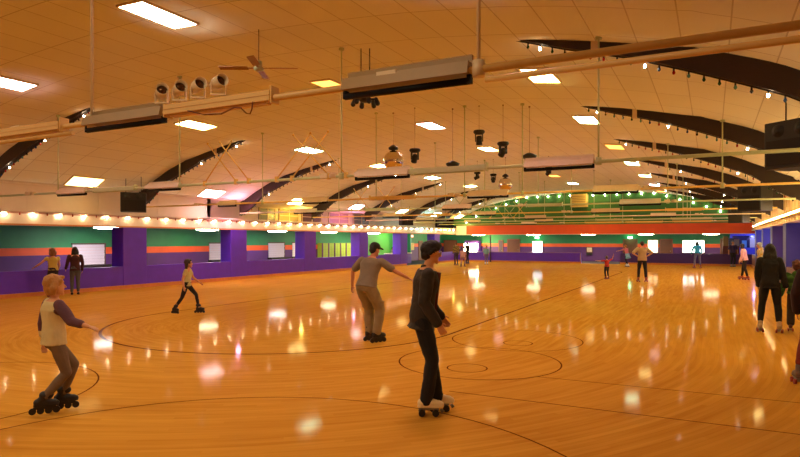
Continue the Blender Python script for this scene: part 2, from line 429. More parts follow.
        if top.get('inner'):                               # shirt front showing between open jacket edges
            b2 = MB(); c0 = P0 + up * sl * .12; c1 = P0 + up * sl * .93
            b2.loft([[c + rt * a + fw * d for a, d in ((-w2, .10 * u), (w2, .10 * u), (w2 * .8, .119 * u + inf), (-w2 * .8, .119 * u + inf))] for c, w2 in ((c0, .055 * u), (P0 + up * sl * .6, .05 * u), (c1, .045 * u))])
            link(b2.mesh('shirt_front', []), 'shirt_front', mat('cloth_%d_%d_%d' % top['inner'], top['inner'], .85), body)
    if backpack and backpack != 'skirt':
        b = MB(); c = P0 + up * sl * .55 - fw * .17 * u
        b.ball(c, (.14 * u, .08 * u, .19 * u), T); b.ball(c - fw * .06 * u - up * .06 * u, (.10 * u, .05 * u, .09 * u), T)
        link(remesh(b, voxel, 2), 'backpack', mat('cloth_%d_%d_%d' % backpack, backpack, .8), body)
    # hair / hat
    if hair:
        m = mat('hair_%d_%d_%d' % hair['col'], hair['col'], .6, noise=.35, scale=30, bump=.6, bscale=90)
        st = hair.get('style', 'short'); b = MB()
        b.ball(HP((0, -.026, .034)), tuple(x * hs for x in (.084, .098, .09)), hm)
        b.ball(HP((0, -.05, -.02)), tuple(x * hs for x in (.072, .062, .07)), hm)
        if st != 'buzz':
            b.limb(HP((-.045, .055, .082)), HP((.045, .055, .082)), .022 * hs, .022 * hs)
            for s_ in (-1, 1): b.limb(HP((.07 * s_, .03, .05)), HP((.076 * s_, .012, .01)), .02 * hs, .012 * hs)
        if st == 'bowl':
            b.limb(HP((-.05, .062, .055)), HP((.05, .062, .055)), .026 * hs, .026 * hs); b.ball(HP((0, .01, .075)), tuple(x * hs for x in (.088, .095, .06)), hm)
            for s_ in (-1, 1): b.limb(HP((.074 * s_, .03, .04)), HP((.078 * s_, -.02, -.01)), .024 * hs, .02 * hs)
        if st == 'fluffy':
            for _ in range(26):
                a, e = RN.uniform(0, 2 * PI), RN.uniform(-.2, 1.4)
                q = V((math.cos(a) * math.cos(e) * .08, math.sin(a) * math.cos(e) * .09 - .03, math.sin(e) * .085 + .035))
                if q.y > .03 and q.z < .06: continue
                b.ball(HP(q), RN.uniform(.018, .03) * hs)
        if st in ('long', 'bob'):
            ln = hair.get('len', .28) if st == 'long' else .12
            for s_ in (-1, -.5, 0, .5, 1):
                p = [HP((.06 * s_, -.055 + .03 * abs(s_), .02))]
                p.append(p[0] + (-fw * .02 + V((0, 0, -ln * .45))) * u + rt * .02 * s_ * u)
                p.append(p[1] + V((0, 0, -ln * .55)) * u + rt * hair.get('swing', 0) * u * .5)
                b.chain(p, [.04 * hs, .046 * u, .026 * u])
            if hair.get('full'):
                for s_ in (-1, 1): b.chain([HP((.07 * s_, -.02, .04)), HP((.085 * s_, -.03, -.08)), HP((.1 * s_, -.04, -.22)), HP((.09 * s_, -.06, -.34))], [.022 * hs, .03 * hs, .036 * hs, .024 * hs])
            if hair.get('front'):
                for s_ in (-1, 1):
                    p = [HP((.07 * s_, .03, .03)), HP((.082 * s_, .05, -.08)), HP((.075 * s_, .06, -.2))]
                    b.chain(p, [.022 * hs, .026 * hs, .018 * hs])
        if st == 'pony':
            p = [HP((0, -.1, .03)), HP((0, -.15, 0)), HP((0, -.15, -.14))]; b.chain(p, [.02 * hs, .03 * hs, .016 * hs])
        link(remesh(b, max(.007, voxel * .8), 1, .006 * hs, 34), 'hair', m, body)
        if hair.get('cap'):
            b = MB(); b.ball(HP((0, -.015, .055)), tuple(x * hs for x in (.089, .104, .076)), hm)
            b.ball(HP((0, .10, .05)), tuple(x * hs for x in (.07, .07, .012)), hm @ rx(-.15))
            link(remesh(b, max(.007, voxel * .7), 1), 'cap', mat('cap_%d_%d_%d' % hair['cap'], hair['cap'], .8), body)
        if hair.get('glasses'):
            b = MB()
            for s_ in (-1, 1):
                c = HP((.033 * s_, .101, .008)); b.tube([c + hm @ V((.024 * math.cos(q), 0, .019 * math.sin(q))) for q in [2 * PI * i / 14 for i in range(15)]], .0028, 6)
                b.tube([HP((.058 * s_, .098, .012)), HP((.08 * s_, .01, .012))], .0028, 6)
            b.tube([HP((-.01, .102, .01)), HP((.01, .102, .01))], .0028, 6)
            b.build('glasses', mat('silver_rim', (190, 185, 170), .3, .8), body)
    # skates / shoes
    bmat = mat('boot_%d_%d_%d' % boot, boot, .5, noise=.1)
    for s_ in (-1, 1):
        f = FD[s_]; A = ANK[s_]; k = u * (1.04 if kid else 1.0)
        def Q(x, y, z): return A + f @ (V((x, y, z)) * k)
        up_ = (KNEE[s_] - A).normalized()
        z0 = -ank / k
        b = MB()
        b.limb(Q(0, -.045, z0 + .048), Q(0, .13, z0 + .038), .046 * k, .037 * k); b.limb(Q(0, .06, z0 + .05), Q(0, .155, z0 + .03), .042 * k, .03 * k)
        if skate != 'shoe':
            b.limb(Q(0, -.03, z0 + .05), A + up_ * (.08 if skate == 'quad' else .12) * k, .045 * k, .048 * k)
        b.limb(Q(0, -.05, z0 + .008), Q(0, .14, z0 + .008), .042 * k, .042 * k)
        # flatten the sole
        for v in b.bm.verts:
            loc = f.inverted() @ (v.co - A) / k
            if loc.z < z0: loc.z = z0; v.co = A + f @ (loc * k)
        bt = link(remesh(b, max(.008, voxel * .8), 1), {'quad': 'roller_skate', 'inline': 'inline_skate', 'shoe': 'shoe'}[skate], bmat, body)
        R4 = f.to_4x4(); R4.translation = A
        def mxk(): return R4 @ M.Diagonal((k, k, k, 1))
        if skate == 'quad':
            b = MB(); b.box(-.03, .03, -.08, .13, z0 - .02, z0 - .002, mx=mxk())
            for y in (-.045, .095): b.box(-.02, .02, y - .015, y + .015, z0 - .05, z0 - .018, mx=mxk()); b.cyl(Q(-.05, y, z0 - .048), Q(.05, y, z0 - .048), .007 * k)
            b.cyl(Q(0, .15, z0 - .015), Q(0, .172, z0 - .045), .014 * k, .019 * k)
            b.build('plate', METAL, bt)
            for y in (-.045, .095):
                for x in (-.048, .048):
                    b = MB(); b.cyl(Q(x - .016, y, z0 - .048), Q(x + .016, y, z0 - .048), .035 * k, seg=18); b.build('wheel', WHEELM[wheel], bt)
        elif skate == 'inline':
            b = MB(); b.box(-.016, .016, -.09, .15, z0 - .035, z0 - .002, mx=mxk()); b.box(-.028, .028, -.06, .12, z0 - .012, z0 + .002, mx=mxk())
            b.build('frame', mat('black_frame', (28, 26, 26), .5), bt)
            for y in (-.098, -.015, .068, .151):
                b = MB(); b.cyl(Q(-.012, y, z0 - .054), Q(.012, y, z0 - .054), .04 * k, seg=18); b.build('wheel', WHEELM[wheel], bt)
            b = MB(); b.limb(A + up_ * .07 * k + f @ V((0, .035, 0)) * k, A + up_ * .075 * k + f @ V((0, -.03, 0)) * k, .045 * k, .05 * k); b.build('cuff', mat('black_frame', (28, 26, 26), .5), bt)
    return body
D = math.radians
#PEOPLE_BEGIN
person('child skater in cream shirt with purple sleeves, one arm reaching forward', (-5.93, 3.70), D(-14), 1.36, kid=True, lean=.0, crouch=.05,
       pelvis=(0.04, .06), feet={1: (.02, -.04, 0, .35, 0), -1: (-.03, .16, 0, .4, 0)}, arms={1: ((.72, .25, -.7), (.85, .45, -.22)), -1: ((-.3, -.15, -1), (-.15, .1, -1))},
       top=dict(col=(205, 185, 130), sleeve_col=(88, 52, 62), sleeve=.78, loose=.02, hem=-.1, name='raglan_shirt'), legs=dict(col=(112, 92, 72), loose=.008), hair=dict(col=(172, 118, 52), style='bob'),
       skin=(205, 145, 98), skate='inline', boot=(26, 22, 22), wheel='black', voxel=.0085)
person('girl skater with long brown hair, pale yellow top and black leggings in a wide stride', (-11.0, 10.25), D(-62), 1.25, kid=True, lean=.06,
       feet={1: (.06, -.27, 0, .5, 0), -1: (-.05, .26, 0, -.1, 0)}, crouch=.04, arms={1: ((.3, -.25, -.95), (.15, .2, -.95)), -1: ((-.35, .3, -.9), (-.1, .75, -.6))}, head=(0, -.25),
       top=dict(col=(190, 178, 118), sleeve=.22, loose=.012, hem=-.08, name='top'), legs=dict(col=(18, 15, 18), loose=.003), hair=dict(col=(52, 28, 16), style='long', len=.2),
       skin=(200, 140, 98), skate='inline', boot=(24, 20, 20), wheel='black', voxel=.0105)
person('man seen from behind in grey T-shirt, khaki cargo trousers and dark cap, arms spread', (-5.2, 8.95), D(2), 1.66, lean=.34, side=.05, crouch=.03, pelvis=(-.02, -.16),
       feet={1: (.13, -.06, 0, .5, 0), -1: (-.08, .06, 0, .35, 0)}, arms={-1: ((-.72, .08, -.7), (-.05, .0, -1)), 1: ((.78, .2, -.55), (.8, .25, -.42))}, head=(.15, .5),
       top=dict(col=(128, 114, 90), sleeve=.36, loose=.02, hem=-.04, name='t_shirt'), legs=dict(col=(142, 122, 82), loose=.034, pockets=True, crease=.01, end=.06), hair=dict(col=(30, 22, 18), style='buzz', cap=(38, 30, 27)),
       skin=(192, 125, 80), skate='inline', boot=(24, 20, 20), wheel='black', voxel=.0095, wide=1.06)
person('man in profile with black hair, dark blazer, black jeans and white roller skates', (-2.51, 5.52), D(-61), 1.64, lean=.12, pelvis=(0, -.1),
       feet={1: (.08, -.06, 0, .05, 0), -1: (-.08, .06, 0, 0, 0)}, arms={1: ((.16, -.18, -1), (.02, .5, -.8)), -1: ((-.15, .0, -1), (.1, .6, -.75))}, head=(.06, 0),
       top=dict(col=(50, 42, 31), loose=.022, hem=-.2, flare=.006, name='blazer', collar=True, inner=(92, 34, 22), crease=.011), legs=dict(col=(22, 20, 22), loose=.016, end=-.02, hem=.007, crease=.009),
       hair=dict(col=(16, 12, 11), style='bowl', glasses=True), skin=(226, 162, 112), skate='quad', boot=(236, 214, 160), wheel='black', voxel=.0075)
person('small child in a red shirt and dark trousers skating with both arms raised', (-4.08, 27.47), D(25), .98, kid=True, lean=.05, arms={1: ((.7, .1, .4), (.3, 0, 1)), -1: ((-.95, .1, -.1), (-1, .05, .05))},
       top=dict(col=(178, 42, 22), sleeve=.35, hem=-.05), legs=dict(col=(35, 25, 28)), hair=dict(col=(80, 48, 24)), skate='quad', boot=(130, 40, 25), voxel=.012)
person('child skater in pink top and pale blue skirt far off by the brown door', (-4.85, 41.2), D(60), 1.42, lean=.3, crouch=.05, arms={1: ((.3, .1, -.9), (.2, .4, -.8)), -1: ((-.9, .5, -.4), (-.8, .5, -.2))},
       feet={1: (.08, .1, 0, 0, 0), -1: (-.08, -.12, 0, 0, 0)}, top=dict(col=(205, 110, 125), sleeve=.3), skirt=(125, 175, 205), legs=dict(col=(30, 25, 45), loose=.006), hair=dict(col=(150, 95, 50), style='pony'), skate='quad', boot=(215, 215, 225), wheel='grey', voxel=.016)
person('man in a beige T-shirt and black trousers standing with hands on hips, seen from behind', (-2.58, 26.85), D(10), 1.6, arms={1: ((.75, -.25, -.75), (-.75, .25, -.5)), -1: ((-.75, -.25, -.75), (.75, .25, -.5))},
       feet={1: (.15, 0, 0, .15, 0), -1: (-.15, 0, 0, -.15, 0)}, top=dict(col=(176, 150, 110), sleeve=.4, loose=.024, hem=-.1, name='t_shirt'), legs=dict(col=(24, 18, 18), loose=.014), hair=dict(col=(50, 32, 22)), skate='quad', boot=(140, 45, 25), voxel=.012, wide=1.08)
person('woman with long dark hair in a teal jacket and jeans before the bright window', (-.8, 41.6), D(15), 1.58, lean=.1, feet={1: (.18, 0, 0, .2, 0), -1: (-.18, 0, 0, -.2, 0)}, arms={1: ((.3, .2, -.9), (.1, .5, -.8)), -1: ((-.35, .2, -.9), (-.1, .4, -.8))},
       top=dict(col=(45, 165, 205), loose=.022, name='jacket'), legs=dict(col=(95, 95, 130), loose=.01), hair=dict(col=(22, 18, 20), style='long', len=.3), skate='quad', boot=(140, 60, 40), voxel=.016)
person('man with pale cap, dark blue shirt and navy trousers at the far right', (1.2, 44.6), D(200), 1.6, lean=.05, arms={1: ((.3, 0, -.95), (.1, .2, -1)), -1: ((-.3, 0, -.95), (-.1, .2, -1))},
       top=dict(col=(50, 42, 95), sleeve=.4, loose=.022), legs=dict(col=(22, 20, 40), loose=.016), hair=dict(col=(90, 80, 75), style='buzz', cap=(120, 120, 130)), skate='quad', boot=(150, 140, 150), wheel='grey', voxel=.016)
person('dark-haired woman in a pale pink jacket and black trousers walking left along the rink', (1.28, 30.25), D(75), 1.5, lean=.16, feet={1: (.08, .14, 0, 0, 0), -1: (-.08, -.12, 0, 0, 0)}, arms={1: ((.2, .0, -1), (.1, .35, -.9)), -1: ((-.2, .0, -1), (-.1, .3, -.9))}, head=(.15, 0),
       top=dict(col=(222, 178, 165), loose=.026, hem=-.08, name='jacket'), legs=dict(col=(22, 16, 18), loose=.012), hair=dict(col=(35, 20, 15), style='long', len=.14, front=True), skate='quad', boot=(165, 70, 40), voxel=.013)
person('skater in a white and yellow jacket half hidden behind the woman in black', (1.75, 27.6), D(95), 1.56, lean=.15, top=dict(col=(190, 178, 140), plaid=[(190, 178, 140), (190, 150, 50)], loose=.026, name='jacket', hood=True), legs=dict(col=(40, 30, 40)), hair=dict(col=(165, 175, 160), style='bob'), skate='quad', boot=(90, 50, 40), voxel=.013)
person('woman seen from behind with long black hair, black jacket, leggings and white boots', (.97, 13.25), D(-4), 1.58, feet={1: (.15, .02, 0, .1, 0), -1: (-.16, .02, 0, -.1, 0)}, arms={1: ((.17, .05, -1), (.22, .15, -1)), -1: ((-.18, .05, -1), (.05, .35, -.9))},
       top=dict(col=(16, 13, 13), loose=.022, hem=-.18, name='jacket', crease=.012), legs=dict(col=(12, 10, 11), loose=.012, end=.2), hair=dict(col=(15, 10, 9), style='long', len=.34, full=True), skate='quad', boot=(178, 150, 115), wheel='red', voxel=.0105, wide=.9)
person('child with reddish hair in a green plaid jacket beside the woman in black', (1.42, 13.5), D(-8), 1.27, kid=True, arms={-1: ((-.3, .1, -.92), (-.25, .15, -.9)), 1: ((.3, 0, -.9), (.1, .2, -1))}, feet={1: (.14, 0, 0, .1, 0), -1: (-.1, 0, 0, -.1, 0)},
       top=dict(col=(52, 92, 34), plaid=[(74, 116, 46), (40, 74, 30)], loose=.035, name='jacket', hood=True), legs=dict(col=(46, 34, 22), loose=.04), hair=dict(col=(88, 44, 26), style='fluffy'), skate='quad', boot=(78, 34, 24), voxel=.0105, wide=1.1)
person('nearest skater on the right in dark maroon jacket, red trousers and grey boots', (1.165, 8.72), D(-2), 1.55, lean=.1, arms={-1: ((-.25, -.05, -.9), (.05, .3, -.9)), 1: ((.3, .1, -.9), (.1, .3, -.9))}, feet={1: (.16, .12, 0, .1, 0), -1: (-.24, -.08, 0, -.2, 0)},
       top=dict(col=(44, 22, 18), loose=.028, hem=-.15, name='jacket'), legs=dict(col=(118, 36, 18), loose=.016, end=.3), hair=dict(col=(40, 24, 16)), skate='quad', boot=(98, 74, 58), wheel='red', voxel=.0105, wide=1.08)
person('adult in an olive and tan top standing in the far left corner group', (-15.6, 38.4), D(40), 1.5, lean=.1, top=dict(col=(120, 92, 48), plaid=[(66, 58, 30), (150, 120, 66)], loose=.022), legs=dict(col=(60, 45, 70)), hair=dict(col=(110, 75, 40)), skate='quad', boot=(40, 28, 26), voxel=.016)
person('skater in a pale pink shirt and light trousers crouching in the far left corner group', (-14.35, 36.5), D(20), 1.35, lean=.3, crouch=.16, pelvis=(0, -.15), feet={1: (.1, .05, 0, .2, 0), -1: (-.14, -.02, 0, 0, 0)}, top=dict(col=(190, 140, 150), sleeve=.4, loose=.02), legs=dict(col=(165, 130, 135)), hair=dict(col=(150, 110, 90)), skate='quad', boot=(40, 26, 24), voxel=.016)
person('slim person in black clothes standing rightmost in the far left corner group', (-15.75, 40.9), D(60), 1.5, top=dict(col=(24, 20, 40), loose=.016), legs=dict(col=(24, 18, 38)), hair=dict(col=(24, 18, 20)), arms={1: ((.3, .2, -.9), (.1, .5, -.6)), -1: ((-.5, .5, -.7), (-.3, .9, .1))}, skate='quad', boot=(60, 50, 90), voxel=.016)
person('child in pale teal shirt and white skates beside the thin far post', (-14.1, 40.3), D(20), 1.3, kid=True, lean=.1, top=dict(col=(120, 160, 165), sleeve=.5, loose=.02), legs=dict(col=(110, 95, 150)), hair=dict(col=(130, 90, 70)), skate='quad', boot=(205, 215, 240), wheel='grey', voxel=.015)
person('woman with long black hair, maroon top and jeans standing by the left half wall', (-17.95, 12.15), D(60), 1.5, lean=.06, top=dict(col=(62, 24, 30), loose=.016, hem=-.1), legs=dict(col=(84, 80, 82), loose=.01), hair=dict(col=(18, 12, 12), style='long', len=.3), arms={1: ((.2, .15, -.95), (0, .4, -.9)), -1: ((-.2, .2, -.9), (-.1, .6, -.6))}, skate='shoe', boot=(25, 20, 20), voxel=.012)
person('girl in a yellow top leaning with one arm on the left half wall', (-17.98, 11.45), D(75), 1.42, kid=True, lean=.1, top=dict(col=(190, 160, 70), sleeve=.1, loose=.012), legs=dict(col=(38, 26, 32)), hair=dict(col=(120, 70, 38), style='long', len=.16), arms={1: ((.2, .2, -.9), (0, .6, -.7)), -1: ((-.6, .45, -.65), (-.55, .5, -.5))}, skin=(205, 140, 92), skate='quad', boot=(60, 40, 34), voxel=.012)
person('person in a white shirt behind the counter in the lime lit room on the left', (-21.5, 40.1), D(-100), 1.18, top=dict(col=(205, 200, 190), loose=.024), legs=dict(col=(40, 30, 40)), hair=dict(col=(26, 18, 16)), skate='shoe', voxel=.015)
#PEOPLE_END

# ------------------------------------------------------------------ THE SETTING
PURPLE, ORANGE, GREEN = (88, 32, 200), (226, 88, 34), (40, 128, 82)
purple = mat('purple_paint', PURPLE, .55, noise=.18, scale=3)
wood_kick = mat('varnished_kickboard', (196, 118, 46), .4, noise=.2, scale=8)
white_wall = mat('white_board', (226, 210, 194), .6, noise=.06, scale=3)
maroon = mat('maroon_paint', (74, 26, 42), .55, noise=.15, scale=3)
brown_panel = mat('brown_panel', (112, 56, 34), .55, noise=.15, scale=3)
dark_wood = mat('dark_beam_wood', (40, 21, 13), .5, noise=.35, scale=6, bump=.3)
cream = mat('cream_enamel', (214, 190, 150), .45, noise=.08)
green_rail = mat('pale_green_enamel', (186, 190, 140), .45, noise=.08)
yellow_rail = mat('yellow_enamel', (220, 178, 84), .45, noise=.08)
black = mat('black_plastic', (16, 14, 14), .5, noise=.1)
black_tube = mat('black_glass_tube', (7, 6, 9), .5, noise=0, spec=.2)
brown_door = mat('brown_door', (96, 52, 30), .5, noise=.2, scale=5)
grey = mat('grey_metal', (120, 118, 115), .4, .5)

fb = MB()
def rect(x0, x1, y0, y1, mi, z=0):
    fb.box(x0, x1, y0, y1, z - .05, z, mi)
rect(XL, XR, YF, YB, 0)
rect(XLO, XL, YF, YBO, 2); rect(XR, XRO, YF, YBO, 2); rect(XL, XR, YB, YBO, 2)
def stripe(pts, wd, closed=False):
    pts = [V((p[0], p[1], .0015)) for p in pts]; n = len(pts); a = []
    for i, p in enumerate(pts):
        q0 = pts[(i - 1) % n] if closed or i else pts[0]; q1 = pts[(i + 1) % n] if closed or i < n - 1 else pts[-1]
        d = (q1 - q0).normalized(); s = V((-d.y, d.x, 0)) * wd / 2
        a.append((fb.bm.verts.new(p - s), fb.bm.verts.new(p + s)))
    for i in range(n if closed else n - 1):
        j = (i + 1) % n; fb._f([a[i][0], a[j][0], a[j][1], a[i][1]], 1)
def arc(cx, cy, r, a0, a1, n=48): return [(cx + r * math.cos(a0 + (a1 - a0) * i / n), cy + r * math.sin(a0 + (a1 - a0) * i / n)) for i in range(n + 1)]
oval = arc(-8.0, 10.35, 3.68, PI, 2 * PI, 60) + arc(-8.0, 34.0, 3.68, 0, PI, 60)
stripe(oval, .055, True)
stripe(arc(-2.98, 8.2, 1.15, 0, 2 * PI, 64)[:-1], .022, True); stripe(arc(-2.97, 7.7, .27, 0, 2 * PI, 40)[:-1], .02, True)
stripe(arc(-3.05, 10.3, 1.12, 0, 2 * PI, 64)[:-1], .02, True); stripe(arc(-2.92, 9.95, .24, 0, 2 * PI, 40)[:-1], .02, True)
stripe(arc(-7.95, 3.55, 1.78, 0, 2 * PI, 64)[:-1], .02, True)
stripe(arc(-2.95, 2.7, 2.92, 0, 2 * PI, 80)[:-1], .02, True)
stripe([(-2.7, 6.42), (0, 6.44), (2.3, 6.46)], .02); stripe([(-2.0, 7.62), (0, 7.68), (2.3, 7.72)], .018)
lp = mat('black_line_paint', (104, 54, 18), .2, noise=.1, spec=0); varnish(lp.node_tree, lp.node_tree.nodes['Principled BSDF'])
struct(fb, 'floor', [floor_mat(), lp, mat('dark_carpet', (40, 25, 45), .9, noise=.3)])

# vaulted tile ceiling
cb = MB(); uvl = []
prof = [(XC - o, z) for o, z in reversed(PROF[:-1] + [(10.3, 3.45)])] + [(XC + o, z) for o, z in (PROF[1:-1] + [(10.3, 3.45)])]
prof = [p for p in prof if abs(p[0] - XC) <= 10.3]
fine = []
for (a, za), (b_, zb) in zip(prof, prof[1:]):
    for k in range(4): fine.append((a + (b_ - a) * k / 4, za + (zb - za) * k / 4))
fine.append(prof[-1])
sm = fine
for _ in range(3): sm = [sm[0]] + [(q[0], (p[1] + q[1] * 2 + r[1]) / 4) for p, q, r in zip(sm, sm[1:], sm[2:])] + [sm[-1]]
arcl = [0]
for p, q in zip(sm, sm[1:]): arcl.append(arcl[-1] + math.hypot(q[0] - p[0], q[1] - p[1]))
uv = cb.bm.loops.layers.uv.new('UVMap')
va = [cb.bm.verts.new((x, YF, z)) for x, z in sm]; vb = [cb.bm.verts.new((x, YB + .1, z)) for x, z in sm]
for i in range(len(sm) - 1):
    f = cb.bm.faces.new([va[i], va[i + 1], vb[i + 1], vb[i]]); f.smooth = True
    for lp, (yy, a) in zip(f.loops, ((YF, arcl[i]), (YF, arcl[i + 1]), (YB, arcl[i + 1]), (YB, arcl[i]))): lp[uv].uv = (yy + 10.35, a)
ceil = struct(cb, 'ceiling', ceiling_mat())
so = ceil.modifiers.new('thick', 'SOLIDIFY'); so.thickness = .06; so.offset = 1

# left side
wb = MB(); wb.box(XL - .22, XL, YF, 36.9, 0, .8); wb.box(XL - .22, XL, 42, YB + .22, 0, .8); struct(wb, 'wall_left', purple)
wb = MB(); wb.box(XL, XL + .03, YF, 36.9, 0, .13); wb.box(XL, XL + .03, 42, YB, 0, .13); struct(wb, 'baseboard_left', wood_kick)
wb = MB(); wb.box(XL - .25, XL, YF, YB, 2.2, 2.70)
wb.box(XL - .2, XL, YF, 18.7, 2.70, 3.5)
for k in range(11): wb.box(XL, XL + .012, -6 + k * 2.44, -5.96 + k * 2.44, 2.70, 3.46)
wb.box(XL, XL + .02, YF, YB, 2.2, 2.25, 1); wb.box(XL, XL + .05, YF, YB, 2.66, 2.70)
struct(wb, 'wall_left_upper', [white_wall, mat('orange_trim', (205, 130, 70), .5)])
wb = MB(); wb.box(-20.8, -20.6, 18.5, YB, 2.5, 3.5); wb.box(-20.8, XL, 18.5, 18.7, 2.63, 3.5); wb.box(-20.6, XL - .25, 18.7, YB, 2.55, 2.62)
struct(wb, 'wall_left_recess', white_wall)
wb = MB(); wb.box(-20.8, -18.42, YF, YB, 3.47, 3.55); struct(wb, 'ceiling_left_ledge', white_wall)
for i, (y0, y1, c) in enumerate(((23.9, 25.2, (120, 115, 105)), (25.5, 27.2, (150, 135, 90)), (27.5, 29.4, (92, 58, 40)), (30.2, 32.4, (160, 130, 135)), (33, 35, (110, 95, 90)))):
    wb = MB()
    wb.box(-20.6, -20.55, y0, y1, 2.72, 3.42, 0)
    for z in (2.72, 3.05, 3.38): wb.box(-20.56, -20.52, y0, y1, z, z + .04, 1)
    for y in (y0, (y0 + y1) / 2, y1 - .04): wb.box(-20.56, -20.52, y, y + .04, 2.72, 3.42, 1)
    struct(wb, 'window_%d' % (i + 1), [mat('clerestory_panel_%d' % i, c, .35, noise=.1), cream])
band = [(1.17, (80, 32, 108)), (1.45, ORANGE), (9, GREEN)]
outer = wall_mat('striped_wall', band)
wb = MB(); wb.box(XLO - .2, XLO, YF, YBO, 0, 2.42); struct(wb, 'wall_left_outer', outer)
wb = MB(); wb.box(XLO, XRO, YBO, YBO + .2, 0, 2.42); struct(wb, 'wall_back_outer', outer)
conc_ceil = mat('concourse_ceiling', (150, 150, 140), .8, noise=.08)
wb = MB(); wb.box(XLO, XL - .25, YF, YBO, 2.38, 2.45); wb.box(XL - .25, XR + .3, YB + .25, YBO, 2.38, 2.45); wb.box(XR + .3, XRO, YF, YBO, 2.5, 2.57)
struct(wb, 'ceiling_concourse', conc_ceil)
# back
wb = MB()
for x0, x1, c in ((XL - .22, -8.68, 0), (-5.92, XR + .22, 1)):
    wb.box(x0, x1, YB, YB + .22, 0, .8, c)
wb.box(-8.75, -8.68, YB - .02, YB, .13, .8, 2); wb.box(XL, -8.68, YB - .02, YB, .77, .8, 2)
struct(wb, 'wall_back', [purple, mat('deep_purple_paint', (60, 26, 110), .55, noise=.15, scale=3), mat('lilac_edge', (150, 110, 150), .5)])
wb = MB(); wb.box(XL + .03, -8.68, YB - .03, YB, 0, .13); wb.box(-5.92, XR - .03, YB - .03, YB, 0, .13); struct(wb, 'baseboard_back', wood_kick)
wb = MB()
gab = [V((XL - .22, YB, 2.9)), V((XR + .3, YB, 2.9)), V((XR + .3, YB, 3.4))] + [V((x, YB, z + .03)) for x, z in reversed(sm)] + [V((XL - .22, YB, 3.4))]
wb.loft([gab, [p + V((0, .2, 0)) for p in gab]], 0, False)
wb.box(-17.8, XR + .3, YB - .03, YB + .22, 2.2, 2.9, 1); wb.box(XL, -17.8, YB - .03, YB + .22, 2.2, 2.9, 2)
wb.box(XL, XR + .3, YB - .05, YB + .22, 2.16, 2.2, 2); wb.box(XL, XR + .3, YB - .05, YB, 2.9, 2.95, 3)
for x in (-14.2, -9.6, -5.1, -.6): wb.box(x, x + .12, YB - .02, YB, 2.95, cz(x) - .2, 0)
struct(wb, 'wall_back_upper', [mat('green_paint', (50, 106, 40), .6, noise=.15, scale=2), mat('orange_paint', (228, 84, 32), .55, noise=.1, scale=2), white_wall, mat('olive_trim', (120, 120, 60), .6)])
# right
wb = MB(); wb.box(XR, XR + .22, YF, YB, 0, .8); struct(wb, 'wall_right', brown_panel)
wb = MB(); wb.box(XR - .03, XR, YF, YB - .03, 0, .13); struct(wb, 'baseboard_right', wood_kick)
wb = MB(); wb.box(XR, XR + .25, YF, YB, 2.35, 3.5)
for k in range(66): wb.box(XR - .02, XR, YF + .8 * k, YF + .8 * k + .05, 2.35, 3.48)
wb.box(XR - .03, XR, YF, YB, 2.35, 2.39)
struct(wb, 'wall_right_upper', mat('tan_cladding', (206, 172, 122), .55, noise=.1, scale=4))
wb = MB(); wb.box(2.1, XR + .25, YF, YB, 3.47, 3.55); struct(wb, 'ceiling_right_ledge', white_wall)
wb = MB(); wb.box(XRO, XRO + .2, YF, YBO, 0, 2.5); struct(wb, 'wall_right_outer', mat('plum_paint', (84, 40, 84), .55, noise=.15, scale=3))
wb = MB(); wb.box(XLO, XRO, YF - .2, YF, 0, 5.4); struct(wb, 'wall_front', mat('front_wall', (150, 90, 60), .6, noise=.1))

# pillars
for k, y in enumerate([9.6, 14.98, 20.4, 25.75, 31.2, 36.55, 42.1]):
    b = MB(); b.box(-.62, 0, -.5, .5, 0, 2.2); o = b.build('pillar', purple, loc=(XL + .015, y, 0), bevel=.01)
    tag(o, 'square purple pillar on the left half wall, %s from the viewer' % ORD[k], 'pillar', 'pillars along the left half wall')
for k, y in enumerate([9.5, 14.9, 20.3, 25.7, 31.1, 36.5, 41.9]):
    b = MB(); b.box(0, .46, -.5, .5, 0, 2.36); o = b.build('pillar', mat('violet_blue_paint', (50, 40, 112), .5, noise=.15, scale=3), loc=(XR - .015, y, 0), bevel=.01)
    tag(o, 'square violet blue pillar under the right eave, %s from the viewer' % ORD[k], 'pillar', 'pillars along the right half wall')
b = MB(); b.cyl((0, 0, 0), (0, 0, 2.16), .045); b.cyl((0, 0, 0), (0, 0, .03), .09)
tag(b.build('post', mat('dark_purple_metal', (54, 34, 60), .5), loc=(-15.7, YB - .12, 0)), 'thin dark round post standing before the purple back half wall', 'post')

# roof beams with a pale strap
for k, y in enumerate(SPANS):
    t = thing('roof_beam', 'dark curved wooden roof beam with hanging bulbs, %s from the viewer' % ORD[k], 'beam', (XC, y, 0), group='curved roof beams')
    for s in (-1, 1):
        n = 26; low, high = [], []
        for i in range(n + 1):
            o = 4.9 + (10.45 - 4.9) * i / n
            low.append((o * s, interp(BOT, o) + .02)); high.append((o * s, max(interp(BOT, o) + .05, (interp(PROF, o) + .05))))
        b = MB(); hw = .075
        for i in range(n):
            q = [low[i], low[i + 1], high[i + 1], high[i]]
            b.loft([[V((x, -hw, z)) for x, z in q], [V((x, hw, z)) for x, z in q]], 0, False)
        # one clean skin
        bmesh.ops.remove_doubles(b.bm, verts=b.bm.verts, dist=.0005)
        seen = {}
        for f in list(b.bm.faces):
            key = tuple(sorted(v.index for v in f.verts)) if False else tuple(sorted(round(c, 3) for v in f.verts for c in v.co))
            seen.setdefault(key, []).append(f)
        dup = [f for fs in seen.values() if len(fs) > 1 for f in fs]
        bmesh.ops.delete(b.bm, geom=dup, context='FACES')
        b.build('beam_arm', dark_wood, t)
        b = MB(); o = 6.55; z = interp(BOT, o)
        b.box(o * s - .05, o * s + .05, -hw - .015, hw + .015, z - .015, interp(PROF, o) - .005); b.build('strap', cream, t)

